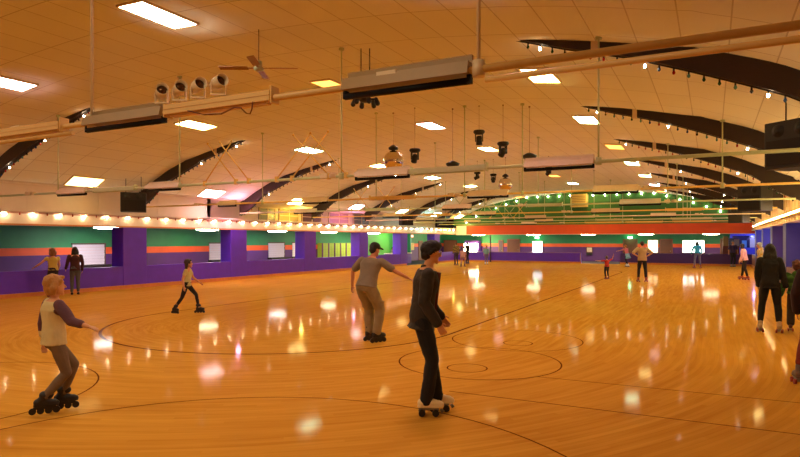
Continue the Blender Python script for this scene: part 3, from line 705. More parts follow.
# ------------------------------------------------------------------ string lights
def bulb_mesh(name, glass, r=.04):
    b = MB(); b.lathe([(.012, 0), (.014, -.03), (.016, -.032)], seg=8, mi=1)
    b.lathe([(.012, -.03), (r * .7, -.03 - r * .5), (r, -.03 - r * 1.2), (r * .75, -.03 - r * 2), (r * .2, -.03 - r * 2.5)], seg=10, mi=0)
    return b.mesh(name, [glass, black])
LIT = bulb_mesh('lit_bulb', glow('lit_bulb_glow', (1, .76, .42), 85), .022)
LITG = bulb_mesh('lit_globe', glow('lit_globe_glow', (1, .84, .55), 26), .05)
LITW = bulb_mesh('lit_bulb_white', glow('lit_bulb_glow_white', (1, .8, .5), 40), .021)
UN = [bulb_mesh('unlit_bulb', mat('bulb_%s' % n, c, .2, noise=0), .024) for n, c in (('red', (170, 30, 35)), ('blue', (30, 70, 130)), ('green', (25, 70, 40)), ('dark', (30, 22, 20)), ('teal', (90, 150, 140)))]
def put(me, name, parent, loc):
    o = bpy.data.objects.new(name, me); COL.objects.link(o); o.parent = parent; o.location = loc; return o
t = thing('light_string', 'long string of warm round bulbs along the white left fascia', 'string lights', (XL + .05, 0, 2.60))
b = MB(); b.tube([(0, y, .0) for y in (YF + .5, 10, 20, 30, 40, 45.8)], .012); b.build('cable', mat('white_cable', (190, 150, 130), .5), t)
b = MB(); b.box(-.05, -.02, YF + .5, 45.8, -.04, .02); b.build('rail', mat('pinkish_rail', (170, 120, 110), .5), t)
for k in range(47):
    y = 7.0 + .85 * k
    if y > 45.7: break
    put(LIT, 'bulb', t, (.03, y, .0)); put(UN[0], 'bulb', t, (.03, y + .42, .0))
for k, y in enumerate(SPANS):
    for s in (-1, 1):
        t = thing('light_string', 'string of coloured bulbs under the %s end of the %s roof beam' % ('left' if s < 0 else 'right', ORD[k]), 'string lights', (XC, y, 0), group='bulb strings under the roof beams')
        b = MB(); b.tube([(o * s, 0, interp(BOT, o) + .012) for o in [5.3 + .25 * i for i in range(21)]], .01, 6); b.build('cable', black, t)
        step = .196 if k < 3 else .392
        n = int(4.9 / step); per = 8 if k < 3 else 4
        for i in range(n):
            o = 5.7 + step * i - .2
            if o > 10.3: break
            p = (o * s, 0, interp(BOT, o) + .004)
            if (i - (1 if k < 3 else 0)) % per == 0: put(LITW, 'bulb', t, p)
            else: put(UN[RN.randrange(5)], 'bulb', t, p)
t = thing('light_string', 'arched string of white bulbs across the green gable at the far end', 'string lights', (XC, YB - .12, 0))
pts = [(-9.6 + .2 * i, 0, (interp(BOT, -9.6 + .2 * i) if abs(-9.6 + .2 * i) > 4.6 else 5.22) - .05) for i in range(97)]
b = MB(); b.tube(pts, .012, 6); b.build('cable', black, t)
for i in range(24):
    o = -9.6 + .83 * i; z = (interp(BOT, o) if abs(o) > 4.6 else 5.22 - .0) - .06
    put(LITG, 'bulb', t, (o, 0, z))
    if i < 23: put(UN[0], 'bulb', t, (o + .42, 0, (interp(BOT, o + .42) if abs(o + .42) > 4.6 else 5.22) - .06))
# neon tube on the right fascia
t = thing('neon_tube', 'long warm white light tube along the tan right fascia', 'neon light', (XR - .09, 0, 2.62))
b = MB(); b.tube([(0, y, 0) for y in (8, 14, 20, 30, 39.6)], .028, 10); b.build('tube', glow('warm_tube', (1, .72, .30), 15), t)
b = MB(); b.box(.02, .07, 8, 39.6, -.05, .05); b.build('channel', yellow_rail, t)
for y in (40.4, 41.6, 43): put(LIT, 'bulb', t, (0, y, .03))

# ------------------------------------------------------------------ ceiling light panels
TINT = {'pink': (1, .60, .60), 'green': (.62, 1, .60), 'warm': (1, .74, .24), 'orange': (1, .40, .06), 'white': (1, .90, .72)}
def panel(x, y, tint, st, label):
    z = cz(x); sl = math.atan2(cz(x + .3) - cz(x - .3), .6)
    t = thing('ceiling_light', label, 'ceiling light', (x, y, z - .012), group='ceiling light panels'); t.rotation_euler = (0, -sl, 0)
    b = MB()
    for q in ((-.29, .29, -.565, -.535), (-.29, .29, .535, .565), (-.29, -.265, -.535, .535), (.265, .29, -.535, .535)): b.box(*q, -.03, .012)
    b.build('frame', cream, t)
    b = MB(); b.box(-.265, .265, -.535, .535, -.022, .008); b.build('diffuser', glow('diffuser_%s_%d' % (tint, int(st * 10)), TINT[tint], st), t)
COLN = {-18.05: 'in the row along the left eave', -13.05: 'in the row left of the crown', -7.8: 'in the row along the crown', -3.0: 'in the row right of the crown', 1.45: 'in the row along the right eave'}
S_ = 13
GRID = {-18.05: [(12.55, 'warm', 2.2), (18.1, 'pink', S_), (23.8, 'warm', 12), (29.3, 'pink', S_), (35.0, 'warm', 9), (40.4, 'green', S_), (45.0, 'warm', 12)],
        -13.05: [(7.25, 'pink', S_), (12.5, 'warm', 14), (17.9, 'green', S_), (23.2, 'warm', 10), (28.8, 'green', S_), (34.4, 'warm', 14), (39.8, 'pink', 9), (44.8, 'orange', 1.3)],
        -7.8: [(6.7, 'white', 16), (11.65, 'orange', 1.3), (17.1, 'pink', S_), (22.5, 'warm', 13), (33.6, 'orange', 1.3), (38.7, 'green', S_), (44.6, 'warm', 10)],
        -3.0: [(6.55, 'pink', S_), (11.8, 'warm', 16), (16.7, 'green', S_), (22.0, 'orange', 1.3), (27.1, 'green', S_), (32.6, 'warm', 13), (38.3, 'pink', 9), (43.5, 'orange', 1.3)],
        1.45: [(22.3, 'warm', 13), (27.8, 'pink', 9), (33.2, 'warm', 9), (38.6, 'warm', 9)]}
TN = {'pink': 'pinkish', 'green': 'greenish', 'warm': 'warm white', 'orange': 'dim orange', 'white': 'bright white'}
for x, col in GRID.items():
    for k, (y, tn, st) in enumerate(col):
        panel(x, y, tn, st, '%s glowing ceiling panel %s, %s from the viewer' % (TN[tn], COLN[x], ORD[k]))
# the same rows of lamps go on behind the viewer
def area(name, loc, size, energy, col, rot=(0, 0, 0)):
    l = bpy.data.lights.new(name, 'AREA'); l.shape = 'RECTANGLE'; l.size, l.size_y = size; l.energy = energy; l.color = col
    o = bpy.data.objects.new(name, l); COL.objects.link(o); o.location = loc; o.rotation_euler = rot; return o
def point(name, loc, energy, col, r=.1):
    l = bpy.data.lights.new(name, 'POINT'); l.energy = energy; l.color = col; l.shadow_soft_size = r
    o = bpy.data.objects.new(name, l); COL.objects.link(o); o.location = loc; return o
for x in (-13.05, -7.8, -3.0):
    for y in (1.2, -4.2): area('lamp', (x, y, cz(x) - .08), (.6, 1.2), 26, (1, .82, .55))

# ------------------------------------------------------------------ hanging light bars
def light_bar(k, y, fixtures, housings, rods, rail, label, double=False, xs=None, chev=()):
    t = thing('light_bar', label, 'light bar', (0, y, 2.92), group='light bars hung across the rink')
    b = MB(); b.tube([(XL + .35, 0, 0), (-8, 0, 0), (XR - .25, 0, 0)], .027, 10); b.build('rail', rail, t)
    if double:
        for xa, xb in ((XL + .35, -5.75), (-1.36, XR - .25)):
            b = MB(); b.tube([(xa, -.03, -.085), (xb, -.03, -.085)], .021, 10); b.build('rail', rail, t)
    for x0, x1 in fixtures:
        b = MB()
        q = [(-.07, -.03), (.07, -.03), (.045, .06), (-.045, .06)]
        b.loft([[V((x, yy, z)) for yy, z in q] for x in (x0, x1)], 0, False); b.box(x0, x1, .03, .06, .04, .12)
        b.build('fixture_housing', cream if k else mat('aged_cream', (150, 118, 66), .5, noise=.1), t)
        b = MB(); b.cyl((x0, 0, -.07), (x1, 0, -.07), .026, seg=12); b.box(x0 - .01, x0 + .02, -.022, .022, -.09, -.03); b.box(x1 - .02, x1 + .01, -.022, .022, -.09, -.03)
        b.build('blacklight_tube', black_tube, t)
    for x0, x1 in housings:
        b = MB(); b.box(x0, x1, -.06, .06, -.03, .055); b.box(x0, x1, -.065, .065, .012, .018); b.box(x0 + .05, x1 - .05, -.03, .03, -.05, -.03)
        b.box(x0 - .015, x0, -.05, .05, -.05, .09); b.box(x1, x1 + .015, -.05, .05, -.05, .09)
        b.build('channel_housing', rail, t)
    for x in rods:
        h = cz(x) - 2.92
        b = MB(); b.cyl((x, 0, 0), (x, 0, h - .01), .014, seg=8); b.cyl((x, 0, h - .05), (x, 0, h - .01), .05, seg=10); b.cyl((x, 0, -.05), (x, 0, .06), .045, seg=10)
        b.build('hanger_rod', green_rail if k else cream, t)
    for (xa, xb) in chev:
        b = MB(); b.cyl((xa, 0, .03), (xb, 0, .84), .013, seg=8); b.ball((xb, 0, .85), .025, seg=8); b.box(xa - .03, xa + .03, -.03, .03, -.04, .07)
        b.build('chevron_strut', yellow_rail if k % 2 else green_rail, t)
    for j in range(4):
        x = -16 + j * 4.6 + .3 * k
        b = MB(); b.box(x, x + .16, -.05, .05, -.02, .07); b.cyl((x + .2, 0, .02), (x + .34, 0, .02), .045); b.build('junction_box', cream, t)
    return t
BF = lambda s, n: [(s + 3.06 * i, s + 3.06 * i + 1.06) for i in range(n)]
bar0 = light_bar(0, 3.9, [(-5.57, -4.47), (-2.5, -1.48)], [(-8.6, -5.95), (-4.42, -3.2)], [-5.5, -1.42], mat('tan_enamel', (214, 172, 100), .45, noise=.08), 'cream double rail light bar hung nearest the viewer, carrying spotlights', True)
light_bar(1, 9.3, [(-14.4, -13.33), (-11.22, -10.19), (-5.74, -4.66), (-2.62, -1.57)], [(-13, -11.6), (-4.6, -3.25)], [-14.4, -10.2, -6.05, -1.5], green_rail, 'pale green light bar with upright crossed struts, second from the viewer',
          chev=((-9.46, -8.72), (-8.6, -9.38), (-8.26, -9.04), (-7.55, -6.75), (-7.18, -6.35), (-6.33, -7.15), (-5.95, -6.75)))
light_bar(2, 14.7, [(-14.35, -13.6), (-10.95, -10.05), (-5.65, -4.57), (-2.5, -1.5)], [(-8.6, -7.2)], [-12.5, -8.4, -5.74, -4.2, .2], yellow_rail, 'yellow light bar with dark tubes, third from the viewer')
light_bar(3, 20.1, [(-15.4, -14.3), (-8.7, -7.6), (-2.6, -1.4)], [(-12, -10.7), (-5.6, -4.4)], [-13.2, -9, -5.2, -1.2], green_rail, 'pale green light bar fourth from the viewer', chev=((-12.6, -11.9), (-11.8, -12.5), (-11.4, -10.7), (-10.7, -11.4)))
light_bar(4, 25.5, [(-14.2, -13.1), (-9.6, -8.5), (-4.4, -3.3)], [(-12, -10.7), (-1.6, -.3)], [-13.2, -9, -5.2, -1.2], yellow_rail, 'yellow light bar fifth from the viewer', chev=((-10.6, -9.9), (-9.8, -10.5), (-9.3, -8.6), (-8.6, -9.3)))
light_bar(5, 30.9, [(-15, -13.9), (-8.7, -7.6), (-2.6, -1.5)], [(-6.6, -5.2)], [-13.2, -9, -5.2, -1.2], cream, 'cream light bar sixth from the viewer', chev=((-10.6, -9.9), (-9.8, -10.5), (-9.3, -8.6), (-8.6, -9.3)))
light_bar(6, 36.3, [(-14.2, -13.1), (-9.6, -8.5)], [(-6, -4), (-2, 0)], [-13.2, -9, -5.2, -1.2], green_rail, 'pale green light bar seventh from the viewer', chev=((-11.6, -10.9), (-10.8, -11.5)))
light_bar(7, 41.7, [(-12, -10.9)], [(-7.6, -5.3), (-5, -2.8), (-2.2, 0)], [-13.2, -9, -5.2, -1.2], yellow_rail, 'pale yellow light bar hung farthest from the viewer', chev=())

# four theatre spots standing on the first bar
SPH = ['leftmost', 'second', 'third', 'rightmost']
for k, x in enumerate((-4.46, -4.235, -4.01, -3.77)):
    t = thing('spotlight', 'cream barrel spotlight on the nearest light bar, %s of the four' % SPH[k], 'spotlight', (x, 3.86, 2.994), D(18 + 6 * k), group='spotlights on the nearest light bar')
    b = MB(); b.box(-.055, .055, -.02, .02, .0, .012); b.box(-.06, -.053, -.015, .015, 0, .11); b.box(.053, .06, -.015, .015, 0, .11); b.build('yoke', cream, t)
    Rx = M.Rotation(D(-100), 3, 'X') @ M.Rotation(D(0), 3, 'Y'); Rx = M.Rotation(D(35), 3, 'Z') @ M.Rotation(D(82), 3, 'X')
    b = MB(); b.lathe([(.012, -.12), (.03, -.115), (.036, -.05), (.05, -.03), (.052, .08), (.049, .08), (.045, .02), (.01, .01)], (0, 0, .105), 20, 0, Rx); b.build('barrel', cream, t)
    b = MB(); b.lathe([(.002, .02), (.046, .022), (.046, .03), (.03, .045), (.002, .05)], (0, 0, .105), 18, 0, Rx); b.build('lens', mat('spot_lens', (90, 55, 22), .15, .6, noise=0), t); t.scale = (1.05, 1.05, 1.05)
# drooping cable on the first bar
b = MB(); b.tube([(-4.1, -.07, -.03), (-3.9, -.075, -.085), (-3.7, -.08, -.10), (-3.55, -.08, -.06), (-3.48, -.08, -.07), (-3.42, -.08, -.12), (-3.38, -.08, -.13), (-3.36, -.08, -.09), (-3.36, -.07, -.03)], .006, 6)
b.build('cable', mat('brown_cable', (100, 55, 30), .6), bar0)['label'] = 'thin brown drooping cable'

# ------------------------------------------------------------------ things hung from the ceiling
def drop_rod(t, x, ztop, z):
    b = MB(); b.cyl((0, 0, z), (0, 0, ztop), .005, seg=6); b.cyl((0, 0, ztop - .03), (0, 0, ztop), .025, seg=8); b.build('hanger_rod', mat('tan_rod', (130, 88, 50), .5), t)
mirror = bpy.data.materials.new('mirror_tiles'); mirror.use_nodes = True
nt = mirror.node_tree; bs = nt.nodes['Principled BSDF']; bs.inputs['Metallic'].default_value = 1; bs.inputs['Roughness'].default_value = .12
bs.inputs['Base Color'].default_value = (.80, .72, .6, 1)
for (x, y, z, r, lb) in ((-7.96, 14.9, 3.98, .285, 'mirror ball hung on the crown, the larger and nearer one'), (-7.95, 25.2, 4.16, .30, 'mirror ball hung farther down the hall, the smaller looking one')):
    t = thing('mirror_ball', lb, 'mirror ball', (x, y, z), group='mirror balls'); rr = 18
    b = MB(); n = 18
    for i in range(n):
        a0, a1 = -PI / 2 + PI * i / n, -PI / 2 + PI * (i + 1) / n; m_ = max(6, int(36 * math.cos((a0 + a1) / 2)))
        for j in range(m_):
            q0, q1 = 2 * PI * j / m_, 2 * PI * (j + 1) / m_
            P = lambda a, q: V((r * math.cos(a) * math.cos(q), r * math.cos(a) * math.sin(q), r * math.sin(a)))
            pp = [P(a0, q0), P(a0, q1), P(a1, q1), P(a1, q0)]
            if (pp[0] - pp[1]).length < 1e-5: pp = [pp[0], pp[2], pp[3]]
            elif (pp[2] - pp[3]).length < 1e-5: pp = pp[:3]
            b._f([b.bm.verts.new(p) for p in pp])
    b.build('ball', mirror, t)
    b = MB(); b.lathe([(.03, r - .01), (.06, r + .01), (.13, r + .03), (.14, r + .08), (.05, r + .15), (.02, r + .16)]); b.build('motor', black, t)
    drop_rod(t, x, cz(x) - z - .02, r + .14)
def moving_head(x, y, z, rz, tilt, label):
    t = thing('moving_head_light', label, 'stage light', (x, y, z), rz, group='moving head stage lights'); t.scale = (.8, .8, .8)
    b = MB(); b.lathe([(.04, .12), (.17, .10), (.19, .05), (.16, .0), (.06, -.03)], seg=18); b.build('base', black, t)
    b = MB(); b.box(-.13, -.10, -.05, .05, -.26, .0); b.box(.10, .13, -.05, .05, -.26, .0); b.box(-.13, .13, -.05, .05, -.03, .0); b.build('yoke', black, t)
    Rr = M.Rotation(tilt, 3, 'X'); b = MB(); b.lathe([(.05, .13), (.09, .10), (.095, -.08), (.105, -.16), (.09, -.17), (.03, -.15)], (0, 0, -.2), 16, 0, Rr); b.build('lamp_head', black, t)
    drop_rod(t, x, (cz(x) - z - .02) / .8, .1)
for i, a in enumerate(((-5.34, 14.7, 4.5, .3, .2), (-4.7, 14.7, 4.15, 1.0, .8), (-7.09, 14.5, 4.12, .8, .7), (-8.6, 25.5, 4.6, .4, .5), (-9.35, 25.5, 4.72, 1.6, 1.2), (-6.1, 25.3, 4.75, .9, 1.0))):
    moving_head(*a, 'black moving head stage light, ' + ['largest of the cluster, tilted straight down', 'just right of the largest one', 'beside the nearer mirror ball', 'left of the farther mirror ball', 'tilted sideways at the left of the farther cluster', 'rightmost of the farther cluster'][i])
for i, (x, y, z) in enumerate(((-6.18, 14.95, 3.8), (-4.1, 14.98, 3.88))):
    t = thing('disc_light', 'black saucer shaped effect light hung %s the moving heads' % ('between the mirror ball and' if i == 0 else 'right of'), 'stage light', (x, y, z), group='saucer effect lights')
    b = MB(); b.lathe([(.02, .08), (.08, .06), (.19, .0), (.16, -.06), (.05, -.09)], seg=18); b.build('shell', black, t); drop_rod(t, x, cz(x) - z - .02, .05)
t = thing('spider_light', 'black multi armed effect light hung under the nearest light bar', 'stage light', (-5.63, 9.45, 4.32), .3)
b = MB(); b.ball((0, 0, 0), (.12, .12, .06)); b.box(-.1, .1, -.015, .015, .05, .2); b.build('hub', black, t)
for i in range(6):
    a = 2 * PI * i / 6; c = V((math.cos(a), math.sin(a), 0))
    b = MB(); b.limb(c * .08, c * .2, .02, .02); b.limb(c * .2, c * .23 + V((0, 0, -.08)), .035, .045); b.build('arm', black, t)
b = MB(); b.cyl((-.08, 0, .15), (-.08, 0, cz(-5.7) - 4.33), .01, seg=6); b.cyl((.08, 0, .15), (.08, 0, cz(-5.6) - 4.33), .01, seg=6); b.build('hanger_rod', black, t)
t = thing('ceiling_fan', 'ceiling fan with tan blades and pale green motor left of the crown', 'fan', (-6.8, 7.9, 4.68))
b = MB(); b.lathe([(.03, .10), (.05, .09), (.06, .0), (.085, -.02), (.08, -.06), (.03, -.08)]); b.build('motor', mat('fan_motor', (150, 150, 110), .4), t)
b = MB(); b.cyl((0, 0, .09), (0, 0, cz(-6.8) - 4.69), .007, seg=8); b.build('downrod', mat('dark_rod', (70, 45, 28), .5), t)
for i in range(4):
    a = 2 * PI * i / 4 + .5; m4 = M.Rotation(a, 4, 'Z') @ M.Rotation(.2, 4, 'X')
    b = MB(); b.box(.08, .2, -.015, .015, -.03, -.02, mx=m4); b.box(.18, .66, -.06, .06, -.03, -.02, mx=m4); b.build('blade', mat('fan_blade', (140, 92, 50), .5, noise=.2), t)

# hung loudspeakers
def speaker(x, y, z, w_, d_, h_, rz, label):
    t = thing('loudspeaker', label, 'loudspeaker', (x, y, z), rz, group='loudspeakers hung under the roof edges')
    b = MB(); b.box(-w_ / 2, w_ / 2, -d_ / 2, d_ / 2, 0, h_); b.build('cabinet', mat('black_cabinet', (26, 22, 20), .6, noise=.2), t, bevel=.012)
    b = MB(); b.box(-w_ / 2 + .04, w_ / 2 - .04, -d_ / 2 - .012, -d_ / 2, .05, h_ * .6); b.build('grille', mat('grille_cloth', (34, 28, 26), .9, noise=.3, scale=60), t)
    for s in (-.22, .22):
        b = MB(); b.lathe([(.02, .05), (.05, .04), (.085, .0), (.1, .0), (.1, -.012)], (s * w_, -d_ / 2 - .002, h_ * .8), 18, 0, M.Rotation(D(90), 3, 'X')); b.build('horn', black, t)
    for s in (-.3, .3):
        b = MB(); b.cyl((s * w_, 0, h_), (s * w_, 0, max(h_ + .05, cz(x) - z)), .012, seg=6); b.build('hanger_rod', black, t)
LS = ['nearest', 'middle', 'farthest']
for i, (y, w_, h_) in enumerate(((10.9, .78, .72), (22, .8, .82), (34.5, .8, .8))):
    speaker(1.2, y, (2.84, 2.66, 2.6)[i], w_, .55, h_, D(-40), '%s black loudspeaker hung along the right eave' % LS[i])
for i, y in enumerate((14.0, 34.6)):
    speaker(-17.55, y, 2.7, .8, .55, .66, D(50), '%s black loudspeaker hung along the left eave' % ('nearer', 'farther')[i])

# beige box unit on the gable
t = thing('wall_unit', 'beige slatted box unit mounted high on the green gable', 'air unit', (-8.75, YB - .3, 4.2))
b = MB(); b.box(-.6, .6, -.25, .3, 0, .95); b.build('case', mat('beige_case', (206, 176, 96), .5), t, bevel=.02)
b = MB()
for k in range(6): b.box(-.5, .5, -.27, -.25, .1 + .13 * k, .16 + .13 * k)
b.build('louvre', mat('beige_louvre', (150, 120, 60), .5), t)

# ------------------------------------------------------------------ concourse
def conc_light(x, y, z, rz, label, c=(1, .85, .62), st=9, r=.42):
    t = thing('drum_light', label, 'ceiling light', (x, y, z), rz, group='drum lights on the concourse ceiling')
    b = MB(); b.lathe([(r * .9, 0), (r, -.01), (r * .96, -.05), (r * .6, -.075), (r * .1, -.08)], seg=24); b.build('shade', glow('drum_shade_%d' % int(c[2] * 100), c, st), t)
    b = MB(); b.cyl((0, 0, -.02), (0, 0, .02), r * 1.02, seg=24); b.cyl((0, 0, 0), (0, 0, 2.378 - z), .05); b.build('rim', cream, t)
for k, y in enumerate((15.2, 20.3, 25.3, 30.1, 35.4)):
    conc_light(-20.5, y, 2.25, 0, 'glowing drum light over the left concourse, %s from the viewer' % ORD[k], (1, .9, .78) if k % 2 == 0 else (1, .82, .5), 20, .5)
for k, x in enumerate((-17.7, -12.97, -8.62, -4.4, -.06)):
    conc_light(x, 48.6, 2.21, 0, 'glowing drum light over the far concourse, %s from the left' % ORD[k], (1, .82, .5), 20, .55)
# white serving hatches with a dark shelf
for k, (y0, y1) in enumerate(((15.1, 16.5), (22.4, 23.8), (26.95, 28.35), (29.15, 29.75))):
    t = thing('roller_shutter', 'white slatted serving hatch on the left striped wall, %s from the viewer' % ORD[k], 'shutter', (XLO, (y0 + y1) / 2, .72), group='serving hatches on the left striped wall')
    h = (y1 - y0) / 2
    b = MB()
    for j in range(7): b.box(.005, .035 + .01 * (j % 2), -h, h, .03 + .117 * j, .03 + .117 * j + .112)
    b.build('shutter', mat('white_slats', (215, 205, 222), .5, noise=.04), t)
    b = MB(); b.box(0, .3 if k < 3 else .08, -h - .05, h + (.3 if k < 3 else .05), -.08, .02); b.build('shelf', mat('dark_shelf', (30, 18, 20), .5), t)
    b = MB(); b.box(.0, .05, h, h + .06, .02, .87); b.box(0, .06, -h - .03, h + .06, .85, .9); b.build('guide_rail', mat('brown_rail', (90, 62, 60), .5), t)
# lime lockers
lime = mat('lime_enamel', (150, 170, 50), .45, noise=.1)
lilac = mat('lilac_post', (128, 80, 120), .5)
for k in range(6):
    y = 31.75 + .7 * k
    t = thing('locker', 'lime green locker in the row on the left concourse, %s from the viewer' % ORD[k], 'locker', (XLO + .02, y, 0), group='lime lockers')
    b = MB(); b.box(0, .35, 0, .68, 0, 1.55); b.build('body', lime, t)
    for r_ in range(4):
        for c_ in range(2):
            b = MB(); b.box(.35, .365, .09 + c_ * .29, .36 + c_ * .29, .08 + r_ * .365, .42 + r_ * .365); b.box(.365, .38, .3 + c_ * .29, .33 + c_ * .29, .22 + r_ * .365, .28 + r_ * .365); b.build('door', mat('lime_door', (172, 186, 60), .45, noise=.1), t)
    b = MB(); b.box(.34, .4, -.02, .07, 0, 1.55); b.build('post', lilac if k % 2 else mat('plum_post', (100, 50, 96), .5), t)
# counter in front of the lime room, teal end wall
t = thing('counter', 'white topped counter in the lime lit room on the left', 'counter', (-20.9, 39.8, 0)); t.location = (-20.6, 39.7, 0)
b = MB(); b.box(-.3, .3, -1.9, 1.2, 0, .74); b.build('base', purple, t); b = MB(); b.box(-.34, .34, -1.95, 1.25, .74, .8); b.build('top', white_wall, t)
b = MB(); b.box(XLO, XLO + .03, 36.2, 44.4, .5, 2.36); struct(b, 'trim_1', mat('bright_green_board', (96, 190, 70), .5, noise=.1))
b = MB(); b.box(XLO + .0, XLO + 1.0, 43.2, 43.3, 0, 2.36); struct(b, 'trim_2', mat('teal_board', (60, 150, 130), .5, noise=.1))
def door(i, name, loc, rz, w_, h_, col, label=None):
    b = MB(); b.box(-w_ / 2 - .08, -w_ / 2, -.06, .02, 0, h_ + .08); b.box(w_ / 2, w_ / 2 + .08, -.06, .02, 0, h_ + .08); b.box(-w_ / 2 - .08, w_ / 2 + .08, -.06, .02, h_, h_ + .08)
    b.box(-w_ / 2, w_ / 2, -.04, .0, 0, h_, 1)
    for z0, z1 in ((.15, h_ * .48), (h_ * .54, h_ - .12)): b.box(-w_ / 2 + .1, w_ / 2 - .1, -.05, -.04, z0, z1, 1)
    b.ball((w_ / 2 - .08, -.08, h_ * .5), .03, seg=8, mi=2)
    o = b.build(name, [mat('door_frame_brown', (120, 70, 50), .5), col, METAL], loc=loc, rot=(0, 0, rz)); o['kind'] = 'structure'; return o
door(1, 'door_1', (-15.5, YBO, 0), 0, 1.0, 1.76, brown_door)
door(2, 'door_2', (-5.85, YBO, 0), 0, .95, 1.76, brown_door)
door(3, 'door_3', (-3.2, YBO, 0), 0, .8, 1.76, brown_door)
door(4, 'door_4', (.87, YBO, 0), 0, .5, 1.8, brown_door)
door(5, 'door_5', (XLO, 47.1, 0), D(90), .6, 1.6, brown_door)
door(6, 'door_6', (-16.65, YBO, 0), 0, .3, 1.66, mat('dark_door', (60, 40, 60), .5))
# notice board far left
t = thing('notice_board', 'square brown notice board on the far wall behind the corner group', 'board', (-21.5, YBO, 1.1))
b = MB(); b.box(-.62, .62, -.05, 0, -.55, .6); b.build('panel', mat('cork', (128, 74, 50), .8, noise=.2), t)
b = MB()
for q in ((-.66, .66, -.6, -.55), (-.66, .66, .6, .65)): b.box(q[0], q[1], -.07, 0, q[2], q[3])
b.box(-.66, -.62, -.07, 0, -.6, .65); b.box(.62, .66, -.07, 0, -.6, .65); b.build('frame', brown_door, t)
# arcade machine with a burning bright screen
t = thing('arcade_machine', 'arcade machine with a blazing white and yellow screen by the far wall', 'arcade machine', (-19.0, 50.6, 0))
b = MB(); pr = [(-.4, 0), (.4, 0), (.4, 1.7), (-.2, 1.7), (-.35, 1.5), (-.1, 1.0), (-.45, .8), (-.45, .0)]
b.loft([[V((x, y, z)) for y, z in pr[:-1]] for x in (-.65, .65)], 0, False); b.build('cabinet', mat('violet_cabinet', (80, 40, 130), .5), t)
b = MB(); b.box(-.62, .62, -.46, -.42, .62, 1.42); b.build('screen', glow('arcade_screen', (1, .86, .56), 18), t)
b = MB(); b.box(-.5, .5, -.47, -.44, .50, .6); b.build('control_panel', glow('orange_glow', (1, .4, .1), 4), t)
# windows of the far wall
def lit_window(i, x0, x1, z0, z1, c, st, deco=False, mull=0):
    b = MB(); b.box(x0, x1, YBO - .03, YBO, z0, z1, 0)
    for q in ((x0 - .05, x0, z0 - .05, z1 + .05), (x1, x1 + .05, z0 - .05, z1 + .05), (x0, x1, z0 - .05, z0), (x0, x1, z1, z1 + .05)): b.box(q[0], q[1], YBO - .06, YBO, q[2], q[3], 1)
    for m_ in range(mull):
        xm = x0 + (x1 - x0) * (m_ + 1) / (mull + 1); b.box(xm - .03, xm + .03, YBO - .05, YBO, z0, z1, 1)
    o = b.build('window_%d' % i, [glow('window_glow_%d' % i, c, st), cream]); o['kind'] = 'structure'
lit_window(6, -13.78, -12.98, .62, 1.62, (.62, .82, 1), 3.2)
lit_window(7, -4.5, -3.82, .78, 1.72, (1, .72, .4), 2.2, mull=1)
lit_window(8, -2.0, -.55, .8, 1.7, (.95, 1, .95), 5)
for k, z in enumerate((1.52, 1.25, .98)):
    b = MB(); b.tube([(-1.62 + .11 * math.cos(q), YBO - .05, z + .075 * math.sin(q)) for q in [.9 + 4.6 * i / 12 for i in range(13)]], .03, 6); b.tube([(-1.66, YBO - .05, z - .08), (-1.5, YBO - .05, z + .08)], .022, 6)
    tag(b.build('window_decal', black), 'small dark curled decal on the bright far window, %s' % ('topmost', 'middle one', 'lowest')[k], 'decal', 'decals on the bright window')
# green exit lamps over doors, red sign on the left
for x, lb in ((-13.4, 'small green glowing lamp over the bright tall window'), (-5.85, 'small green glowing lamp over the brown far door')):
    t = thing('exit_lamp', lb, 'exit light', (x, YBO + .01, 1.95), group='green lamps on the far wall')
    b = MB(); b.box(-.2, .2, -.1, 0, -.09, .09); b.build('case', cream, t, bevel=.01); b = MB(); b.box(-.17, .17, -.115, -.1, -.07, .07); b.build('lens', glow('green_lamp', (.25, 1, .55), 4), t)
    point('green_glow', (x, YBO - .4, 1.95), 6, (.2, 1, .45))
t = thing('exit_sign', 'small red glowing sign under the left eave near the far corner', 'exit sign', (XLO + .05, 45.2, 2.08))
b = MB(); b.box(-.04, .04, -.32, .32, -.1, .1); b.build('case', cream, t); b = MB(); b.box(.04, .055, -.28, .28, -.075, .075); b.build('panel', glow('red_sign', (1, .12, .08), 3), t)
# picture / drinking fountain on the far wall
t = thing('wall_picture', 'small bright framed picture low on the far purple wall', 'picture', (-9.03, YBO, .8))
b = MB(); b.box(-.26, .26, -.04, 0, -.1, .38); b.build('frame', brown_door, t); b = MB(); b.box(-.2, .2, -.05, -.04, -.04, .32); b.build('print', mat('picture_print', (210, 190, 170), .5, noise=.4, scale=9), t); b = MB(); b.box(-.22, .22, -.2, 0, -.28, -.12); b.build('shelf', black, t)
t = thing('poster', 'small poster with yellow and dark panels on the left wall near the far corner', 'poster', (XLO - .01, 45.5, 1.15))
b = MB(); b.box(0, .02, -.35, .35, -.25, .35); b.build('sheet', mat('poster_sheet', (190, 170, 90), .6, noise=.5, scale=6), t)
